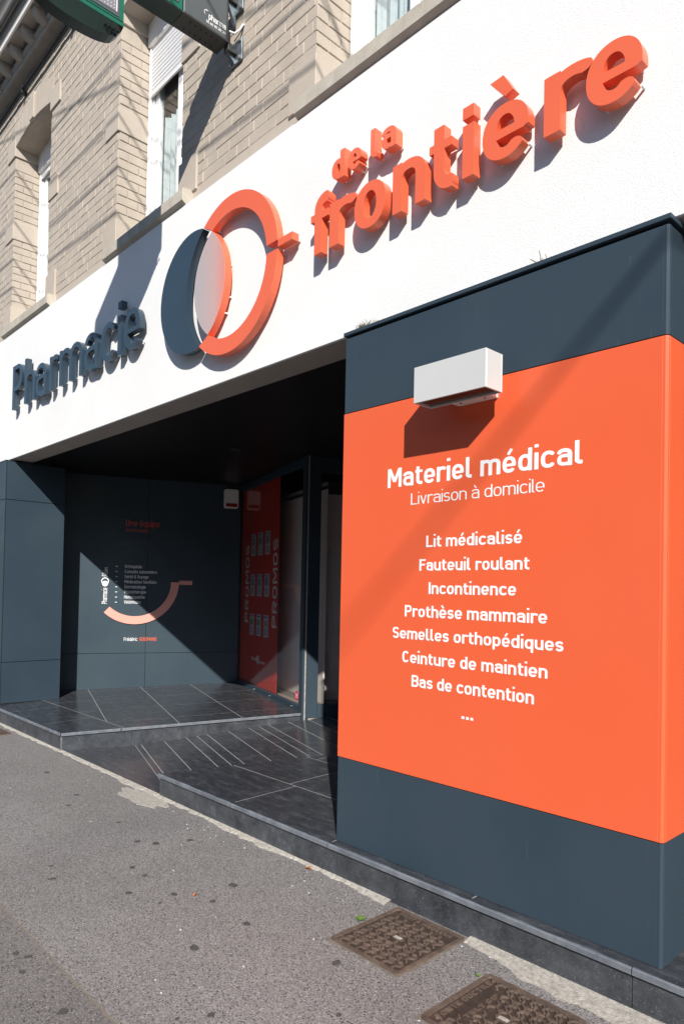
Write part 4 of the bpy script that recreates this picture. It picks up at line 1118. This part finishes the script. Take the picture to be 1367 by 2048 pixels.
sdf_letter(f_t, (-2.22, -1.98, 3.40, 3.80), s1, MT['letter_orange'], [(-2.06, 3.475), (-2.11, 3.73), (-2.05, 3.66)])
s2 = thing('sign_word', (-2.63, 2.66, 3.81), 'small orange raised letters above the larger orange word', 'sign')
b2, c2 = 3.810, .152
letter(DEL, 'd', -2.879, -2.775, b2, c2, s2, MT['letter_orange'], [(-2.83, 3.825), (-2.79, 3.94)])
letter(DEL, 'e', -2.747, -2.646, b2, c2, s2, MT['letter_orange'], [(-2.665, 3.832), (-2.70, 3.825)])
letter(DEL, 'a', -2.497, -2.394, b2, c2, s2, MT['letter_orange'], [(-2.41, 3.825), (-2.46, 3.90)])
def f_l(X, Y): return sd_poly(X, Y, [(-2.560, 3.962), (-2.560, 3.842)]+arc(-2.541, 3.842, .019, .017, 180, 270)+[(-2.530, 3.825)], .0165)
sdf_letter(f_l, (-2.62, -2.48, 3.77, 3.99), s2, MT['letter_orange'], [(-2.545, 3.825), (-2.56, 3.94)], .002)
s3 = thing('sign_word', (-6.6, 2.66, 3.44), 'dark blue raised letters reading the first word of the shop name', 'sign')
b3, c3 = 3.445, .478
for ch, xl, xr, pin in [('P', -8.088, -7.795, [(-8.05, 3.5), (-7.9, 3.9)]), ('h', -7.716, -7.412, [(-7.68, 3.48), (-7.45, 3.48)]), ('a', -7.383, -7.112, [(-7.15, 3.48), (-7.3, 3.47)]), ('r', -7.014, -6.826, [(-6.98, 3.48), (-6.86, 3.74)]),
                        ('m', -6.768, -6.240, [(-6.73, 3.48), (-6.50, 3.48), (-6.27, 3.48)]), ('a', -6.184, -5.916, [(-5.95, 3.48), (-6.1, 3.47)]), ('c', -5.845, -5.580, [(-5.64, 3.49), (-5.72, 3.47)]), ('e', -5.408, -5.130, [(-5.18, 3.5), (-5.28, 3.47), (-5.2, 3.62)])]:
    letter(PHA, ch, xl, xr, b3, c3, s3, MT['letter_blue'], pin)
mb = MB(); raw(mb, [[(-5.521, 3.445), (-5.456, 3.445), (-5.456, 3.780), (-5.521, 3.780)]]); o = mb.build('letter', MT['letter_blue'], s3); pins([(-5.49, 3.48), (-5.49, 3.74)], o)
mb = MB(); raw(mb, [[(-5.525, 3.842), (-5.459, 3.842), (-5.459, 3.900), (-5.525, 3.900)]]); o = mb.build('letter_dot', MT['letter_blue'], s3); pins([(-5.49, 3.87)], o)
# ring emblem
s4 = thing('ring_emblem', (-4.1, 2.66, 3.1), 'overlapping orange ring and dark blue crescent emblem between the two sign words', 'sign')
OC, DC = (-3.895, 3.617), (-4.362, 3.633)
dO = lambda X, Y, r: np.hypot(X-OC[0], Y-OC[1])-r
dD = lambda X, Y, r: np.hypot(X-DC[0], Y-DC[1])-r
RO, RI, RD = .531, .421, .435
bbx = (-4.9, -3.15, 3.0, 4.25)
sdf_letter(lambda X, Y: np.maximum(dD(X, Y, RD), -dO(X, Y, RO)), bbx, s4, MT['letter_blue'], [(-4.6, 3.4), (-4.6, 3.85), (-4.46, 3.52), (-4.46, 3.7)], .0045, 'crescent')
ringf = lambda X, Y: np.maximum(np.maximum(dO(X, Y, RO), -dO(X, Y, RI)), -dD(X, Y, RD))
sdf_letter(lambda X, Y: np.maximum(ringf(X, Y), 3.660-Y), bbx, s4, MT['letter_orange'], [(-3.72, 4.05), (-4.1, 4.0), (-3.42, 3.72)], .0045, 'upper_arc')
sdf_letter(lambda X, Y: np.maximum(ringf(X, Y), Y-3.606), bbx, s4, MT['letter_orange'], [(-3.75, 3.16), (-4.1, 3.18), (-3.42, 3.5), (-3.55, 3.27)], .0045, 'lower_arc')
lens = sdf_letter(lambda X, Y: np.maximum(dD(X, Y, RD), dO(X, Y, RI)), bbx, s4, MT['letter_orange'], [(-4.0, 3.4), (-3.96, 3.5), (-3.96, 3.72), (-4.2, 3.6)], .0045, 'lens')
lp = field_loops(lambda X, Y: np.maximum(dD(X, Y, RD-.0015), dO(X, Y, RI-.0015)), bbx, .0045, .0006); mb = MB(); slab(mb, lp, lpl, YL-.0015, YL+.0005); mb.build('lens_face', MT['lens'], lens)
mb = MB(); raw(mb, [[(-3.360, 3.614), (-3.222, 3.614), (-3.222, 3.660), (-3.360, 3.660)]]); o = mb.build('bar', MT['letter_orange'], s4); pins([(-3.235, 3.63), (-3.235, 3.645)], o)

# ================================================================== PHARMACY CROSS SIGN
cr = thing('pharmacy_cross', (-4.09, 2.6, 5.2), 'projecting green pharmacy cross on a grey bracket box above the shop name', 'sign')
XN, XF = -4.028, -4.172                             # faces of the housing
YM0, YM1 = 2.282, 2.628
MB().box(XF, XN, YM0, YM1, 5.300, 5.630, .006).build('mounting_box', MT['sign_grey'], cr)
MB().box(XF-.004, XN+.004, YM0-.01, YM1+.004, 5.288, 5.302, .002).build('box_base', MT['sign_dark'], cr)
mb = MB()
for i in range(6):
    for xx in (-4.062, -4.138):
        c = V((xx, YM1-.07-.042*i, 5.2878)); mb.tube([c, c-ZV*.0006], .0075, 8)
mb.build('vent_hole', MT['dark_hole'], cr)
mb = MB(); mb.box(XN+.0002, XN+.003, YM1-.016, YM1-.010, 5.31, 5.62); mb.build('box_seam', MT['sign_dark'], cr)
spl = lambda x, y, t: V((XN+.0006+t, x, y))
mb = MB(); SMALL.text(mb, 'pharma', spl, 2.470, 2.605, 5.362, .042, .0008, -.0005); SMALL.text(mb, '01 60 10 20 20', spl, 2.452, 2.605, 5.330, .018, .0008, -.0005)
annulus(mb, spl, 2.455, 5.395, .022, .019, 60, 230, .0008, -.0005, 12); annulus(mb, spl, 2.452, 5.412, .006, .0005, 0, 360, .0008, -.0005, 8); mb.build('lettering', MT['white_print'], cr)
# wall plates and square tube arms
for zc in (5.265, 5.62):
    MB().box(-4.118, -3.968, 2.700, 2.712, zc-.08, zc+.08, .002).build('wall_plate', MT['galva'], cr)
    MB().box(-4.085, -4.028, 2.632, 2.699, zc-.022, zc+.034, .002).build('bracket_arm', MT['sign_dark'], cr)
    for (xx, zz) in ((-3.985, zc-.06), (-3.985, zc+.06), (-4.10, zc-.06)):
        MB().tube([(xx, 2.700, zz), (xx, 2.688, zz)], .011, 6).build('bolt', MT['zinc'], cr)
MB().prism([V((0, 2.70, 5.19)), V((0, 2.70, 5.245)), V((0, 2.64, 5.245))], V((-4.075, 0, 0)), V((-4.050, 0, 0))).build('gusset', MT['galva'], cr)
MB().prism([V((0, 2.70, 5.46)), V((0, 2.63, 5.60)), V((0, 2.70, 5.60))], V((-4.075, 0, 0)), V((-4.050, 0, 0))).build('gusset', MT['galva'], cr)
MB().tube([(-4.02, 2.63, 5.365), (-4.0, 2.66, 5.355), (-3.985, 2.69, 5.39), (-3.975, 2.71, 5.43), (-3.972, 2.722, 5.435)], .007, 8).build('white_cable', MT['white_metal'], cr, True)
MB().tube([(-4.0, 2.66, 5.30), (-3.99, 2.69, 5.36), (-3.975, 2.722, 5.43)], .004, 6).build('black_cable', MT['black_cable'], cr, True)
# cross: horizontal arms and vertical arm with a rounded, tapering foot
YA0, YA1 = 1.340, 1.870
zlo, zhi = 5.302, 5.590
def arm(name, poly, M): return MB().prism([V((0, y, z)) for y, z in poly], V((XF, 0, 0)), V((XN, 0, 0))).build(name, M, cr)
arm('inner_arm', [(YA1+.002, zlo), (YM0-.012, zlo), (YM0-.012, zhi), (YA1+.002, zhi)], MT['green'])
arm('outer_arm', [(YA0-.002, zlo), (YA0-.002, zhi), (.97, zhi), (.95, 5.45), (.97, zlo)], MT['green'])
arm('vertical_arm', [(YA0, 4.958), (YA1, 4.958), (YA1, 5.93), (YA0, 5.93)], MT['green'])
# dark keel under the arms, curved lower edge
nk = 14; mb = MB()
prof = [(YA0+(YA1-YA0)*i/nk) for i in range(nk+1)]
def keel(ya, yb, ztop, dep, name):
    mb = MB(); rows = []
    for i in range(nk+1):
        s_ = i/nk; y = ya+(yb-ya)*s_; d = dep*(1-abs(2*s_-1)**2.6)**.55+.012
        rows.append([V((XN+.0015, y, ztop)), V((XN-.030, y, ztop-d)), V((XF+.030, y, ztop-d)), V((XF-.0015, y, ztop))])
    for i in range(nk):
        mb.add(rows[i]+rows[i+1], [(j, j+1, 5+j, 4+j) for j in range(3)])
    mb.add(rows[0], [(0, 1, 2, 3)]); mb.add(rows[-1], [(3, 2, 1, 0)])
    return mb.build(name, MT['green_dark'], cr)
keel(YA0, YA1, 4.956, .085, 'keel')
MB().box(XF-.003, XN+.003, YA1+.003, YM0-.012, 5.286, 5.3015, .002).build('arm_base', MT['green_dark'], cr)
MB().box(XF-.003, XN+.003, .965, YA0-.004, 5.286, 5.3015, .002).build('arm_base', MT['green_dark'], cr)
def led(y0, y1, z0, z1):
    MB().box(XN+.001, XN+.004, y0, y1, z0, z1).build('led_bezel', MT['sign_grey'], cr)
    o = MB().box(XN+.0045, XN+.006, y0+.022, y1-.022, z0+.022, z1-.022).build('led_screen', MT['led'], cr)
    MB().box(XN+.0046, XN+.009, y1-.021, y1-.016, z0+.02, z1-.02).build('led_edge', MT['white_metal'], cr)
    mb = MB(); nn = 0
    y = y1-.035
    while y > y0+.03:
        z = z0+.035
        while z < min(z1-.03, 5.75):
            mb.obox(V((XN+.0066, y, z)), V((1, 0, 0)), V((0, .707, .707)), V((0, -.707, .707)), .0008, .0035, .0035); z += .02
        y -= .02
    tag(mb.build('led_dots', MT['led_dot'], o), kind='stuff')
led(YA0+.03, YA1-.03, 5.00, 5.90); led(YA1+.04, YM0-.04, 5.335, 5.56)
MB().box(XN+.0005, XN+.0022, YA0+.01, YA1-.006, 4.982, 4.986).build('seam', MT['dark_hole'], cr)
mb = MB()
for i in range(4):
    for k in range(2):
        c = V((XN-.012-.028*k, YA1-.035-.026*i-.006*k, 4.915-.012*k)); mb.tube([c, c+V((.02, .004, -.004))], .007, 8)
mb.build('keel_hole', MT['dark_hole'], cr)

# ================================================================== CABLES
fc = thing('facade_cable', (-7.8, 2.66, 7.2), 'black cable bundle clipped along the brickwork below the cornice', 'cable')
pts = []
x = -12
while x < 2.5:
    pts.append((x, 2.668, 7.215-.018*abs(math.sin((x+.35)*math.pi/1.35)))); x += .15
MB().tube(pts, .018, 8).build('cable_bundle', MT['black_cable'], fc, True)
MB().tube([(p_[0], p_[1]+.012, p_[2]-.032) for p_ in pts], .008, 6).build('thin_cable', MT['black_cable'], fc, True)
x = -9.7
while x < 2:
    MB().box(x, x+.05, 2.655, YB, 7.160, 7.245, .004).build('clip', MT['black_cable'], fc); x += 1.35

# overhead lines along the street, out of view above; they draw the thin shadows on the brickwork
def shadow_cable(p_a, p_b, ta, tb, r, label):
    a = V(p_a)-SUN*ta; b = V(p_b)-SUN*tb; d = b-a
    A = a-d*1.6; B = b+d*1.6
    pt = [A+(B-A)*i/24 for i in range(25)]
    o = MB().tube(pt, r, 6).build('overhead_cable', MT['black_cable'], None, True)
    return tag(o, label, 'cable', 'overhead cables above the street')
lab = 'thin black overhead cable strung along the street above the frame'
for za, zb, wd_ in ((5.80, 5.66, 'second highest'), (6.42, 6.18, 'highest'), (5.36, 5.20, 'third highest'), (5.02, 4.72, 'lowest')):
    shadow_cable((-8.6, YB, za), (-3.3, YB, zb), 4.2, 4.2, .0095, wd_+' of the thin overhead cables strung along the street above the frame')
shadow_cable((-9.0, YB, 6.95), (-3.4, YB, 5.33), 4.0, 4.0, .0095, 'steeply sloping thin overhead cable crossing the other thin ones above the frame')
tag(shadow_cable((-1.081, 2.6, 2.809), (-2.677, 2.6, 1.319), 9.0, 24.0, .0135, lab), 'thick overhead cable crossing the street above the orange panel, out of frame', 'cable', 'overhead cables above the street')

# ================================================================== MANHOLE COVERS
def manhole(x0, x1, y0, y1, label, texts, vert):
    t = thing('manhole_cover', ((x0+x1)/2, (y0+y1)/2, 0), label, 'manhole cover', 'cast iron covers in the pavement')
    fr = MB(); z = .0095
    def rr2(a0, a1, c0, c1, r): return [V(((a0 if sx < 0 else a1)-sx*r+r*math.cos(R_(an+k*22.5)), (c0 if sy < 0 else c1)-sy*r+r*math.sin(R_(an+k*22.5)), 0)) for sx, sy, an in ((1, 1, 0), (-1, 1, 90), (-1, -1, 180), (1, -1, 270)) for k in range(5)]
    o_ = rr2(x0, x1, y0, y1, .016); i_ = rr2(x0+.016, x1-.016, y0+.016, y1-.016, .010); n = len(o_)
    fr.add([p+ZV*-.01 for p in o_]+[p+ZV*z for p in o_]+[p+ZV*z for p in i_]+[p+ZV*-.01 for p in i_], [(i, (i+1) % n, n+(i+1) % n, n+i) for i in range(n)]+[(n+i, n+(i+1) % n, 2*n+(i+1) % n, 2*n+i) for i in range(n)]+[(2*n+i, 2*n+(i+1) % n, 3*n+(i+1) % n, 3*n+i) for i in range(n)])
    fr.build('frame', MT['rust_raised'], t)
    pl_ = rr2(x0+.0195, x1-.0195, y0+.0195, y1-.0195, .008); zp = .0045
    MB().prism(pl_, ZV*-.008, ZV*zp).build('plate', MT['rust'], t)
    # three-armed relief on a staggered grid
    mb = MB(); dx, dy = .050, .0433; j = 0; y = y0+(.040 if not vert else .034)
    tx0, tx1 = (x0+.030, x1-.030)
    if vert: tx0 = x0+.062
    ymax = y1-.030-(.032 if not vert else 0)
    cx, cy = (x0+x1)/2, (y0+y1)/2
    while y < ymax:
        x = tx0+.012+(dx/2 if j % 2 else 0)
        while x < tx1:
            keep = abs(x-cx) > .045 or abs(y-cy) > .032
            for (q0, q1, w0, w1) in texts[1:2]: 
                if q0 < x-x0 < q1 and w0 < y-y0 < w1: keep = False
            if keep:
                for a_ in (90, 210, 330):
                    a_ = R_(a_+(0 if j % 2 else 180)); d = V((math.cos(a_), math.sin(a_), 0)); pn = V((-d.y, d.x, 0))
                    mb.obox(V((x, y, zp+.0035))+d*.0125, d, pn, ZV, .0125, .0034, .0040)
                    e_ = d.copy(); e_.rotate(Matrix.Rotation(R_(62), 3, 'Z')); pe = V((-e_.y, e_.x, 0))
                    mb.obox(V((x, y, zp+.0035))+d*.0235+e_*.007, e_, pe, ZV, .0085, .0033, .0039)
            x += dx
        y += dy; j += 1
    tag(mb.build('relief_pattern', MT['rust_raised'], t), kind='stuff')
    MB().prism([V((cx+.034*math.cos(a_), cy+.017*math.sin(a_), 0)) for a_ in [k*math.pi/8 for k in range(16)]], ZV*(zp-.001), ZV*(zp+.0030)).build('lifting_boss', MT['rust_raised'], t)
    MB().box(cx-.020, cx+.020, cy-.009, cy+.009, zp+.0025, zp+.0042).build('lifting_slot', MT['mortar'], t)
    tm = MB()
    if vert:
        CAST.text(tm, texts[0][0], lambda x, y, t_: V((x0+.052-y, x, zp+t_)), y0+.045, y1-.045, 0, .024, .0034, 0)
        CAST.text(tm, texts[0][1], lambda x, y, t_: V((x0+.118-y, x, zp+t_)), y0+.12, y1-.10, 0, .020, .0034, 0)
    else:
        CAST.text(tm, texts[0][0], lambda x, y, t_: V((x, y1-.050+y, zp+t_)), x0+.05, x1-.05, 0, .022, .0034, 0)
        CAST.text(tm, texts[0][1], lambda x, y, t_: V((x, y0+.095+y, zp+t_)), x0+.06, x0+.19, 0, .018, .0034, 0)
    tm.build('cast_lettering', MT['rust_raised'], t)
    # dirt bordering the frame
    pts_o = []
    for k in range(40):
        s_ = k/40*4; e_ = random.uniform(.003, .022)
        q = [(x0-e_+(x1-x0+2*e_)*(s_ % 1), y0-e_), (x1+e_, y0-e_+(y1-y0+2*e_)*(s_ % 1)), (x1+e_-(x1-x0+2*e_)*(s_ % 1), min(y1+e_, YC-.004)), (x0-e_, y1+e_-(y1-y0+2*e_)*(s_ % 1))][int(s_)]
        pts_o.append(V((q[0], min(q[1], YC-.004), 0)))
    MB().prism(pts_o, ZV*-.004, ZV*.0018).build('dirt_border', MT['dirt'], t)
    return t
MT['dirt'] = mat('dirt', (.13, .105, .082), .95, col2=(.21, .185, .155), vscale=26, bump=.7, bscale=120)
manhole(-2.232, -1.838, 2.082, 2.524, 'rusty square manhole cover touching the step below the advertising panel', (('PONT A MOUSSON', 'TRLT GIP'), (.05, .20, .085, .120)), False)
manhole(-1.605, -1.190, 1.940, 2.362, 'rusty square manhole cover nearest the camera at the bottom edge', (('FONTE DUCTILE', 'TRLT GIP'), (.06, .13, .10, .34)), True)
manhole(-7.90, -7.42, 2.02, 2.455, 'small rusty cover plate beside the left landing at the picture edge', (('FONTE DUCTILE', 'TRLT GIP'), (.05, .20, .085, .120)), False)

# ================================================================== WEEDS, TUFTS, LEAVES
def weed(x, y, s_, label):
    t = thing('weed', (x, y, 0), label, 'weed')
    for k in range(11):
        a_ = k*2.4+random.uniform(-.3, .3); L = s_*random.uniform(.55, 1.1); d = V((math.cos(a_), math.sin(a_), 0)); pn = V((-d.y, d.x, 0))
        mb = MB(); pv = None; hgt = random.uniform(.5, 1.1)
        for i in range(5):
            q = i/4; c = V((x, y, .003))+d*L*q+ZV*L*hgt*(q-.55*q*q); wd = L*.13*math.sin(math.pi*min(.97, q+.12))
            row = [c-pn*wd, c+ZV*wd*.25, c+pn*wd]
            if pv: mb.add(pv+row, [(0, 3, 4, 1), (1, 4, 5, 2)])
            pv = row
        mb.build('leaf', MT['leaf_green'], t)
weed(-2.262, 2.300, .034, 'small bright green weed at the left edge of the rusty cover by the step')
weed(-1.628, 2.318, .020, 'tiny green sprout at the left edge of the cover nearest the camera')
tuft = MB()
for k in range(240):
    x = -2.70+abs(random.gauss(0, .5))*.13+random.uniform(0, .05); y = random.uniform(2.606, 2.652)
    d = V((random.gauss(0, 1), random.gauss(0, .5), abs(random.gauss(.35, .35)))).normalized()*random.uniform(.02, .055)
    p_ = V((x, y, 2.927)); pn = d.cross(ZV).normalized()*.0011 if abs(d.z) < .04 else V((.0011, 0, 0))
    md_ = p_+d*.6+ZV*.008; e_ = p_+d-ZV*.002
    tuft.add([p_-pn, p_+pn, md_+pn, md_-pn, e_], [(0, 1, 2, 3), (3, 2, 4)])
tag(tuft.build('grass_tuft', MT['dry_grass']), 'dry grass tuft on the ledge at the left top corner of the advertising panel', 'grass tuft')
tw = thing('twigs', (-1.59, 2.62, 2.927), 'few bare twigs poking up from the ledge on top of the advertising panel', 'twigs')
for a_, b_2, r_ in (((-1.585, 2.62, 2.927), (-1.622, 2.615, 2.962), .0035), ((-1.575, 2.62, 2.927), (-1.580, 2.615, 2.985), .0030), ((-1.553, 2.63, 2.927), (-1.556, 2.625, 2.965), .0022), ((-1.600, 2.63, 2.927), (-1.570, 2.63, 2.955), .0022)):
    a_, b_2 = V(a_), V(b_2); MB().tube([a_, (a_+b_2)/2+V((.004, 0, 0)), b_2], [r_, r_*.8, r_*.6], 6).build('twig', MT['dry_grass'], tw)
def leaf(x, y, s_, rot, label):
    mb = MB(); pv = None; d = V((math.cos(rot), math.sin(rot), 0)); pn = V((-d.y, d.x, 0))
    for i in range(6):
        q = i/5; c = V((x, y, .004))+d*s_*(q-.5)*2+ZV*(.008*math.sin(q*math.pi)); wd = s_*.5*math.sin(math.pi*min(.98, max(.03, q)))
        row = [c-pn*wd+ZV*wd*.35, c, c+pn*wd+ZV*wd*.5]
        if pv: mb.add(pv+row, [(0, 3, 4, 1), (1, 4, 5, 2)])
        pv = row
    tag(mb.build('fallen_leaf', MT['dead_leaf']), label, 'leaf')
leaf(-2.861, 2.500, .022, .4, 'curled orange brown dead leaf on the cement at the foot of the step')
leaf(-2.976, 1.866, .016, 1.9, 'small orange dead leaf lying alone on the asphalt')
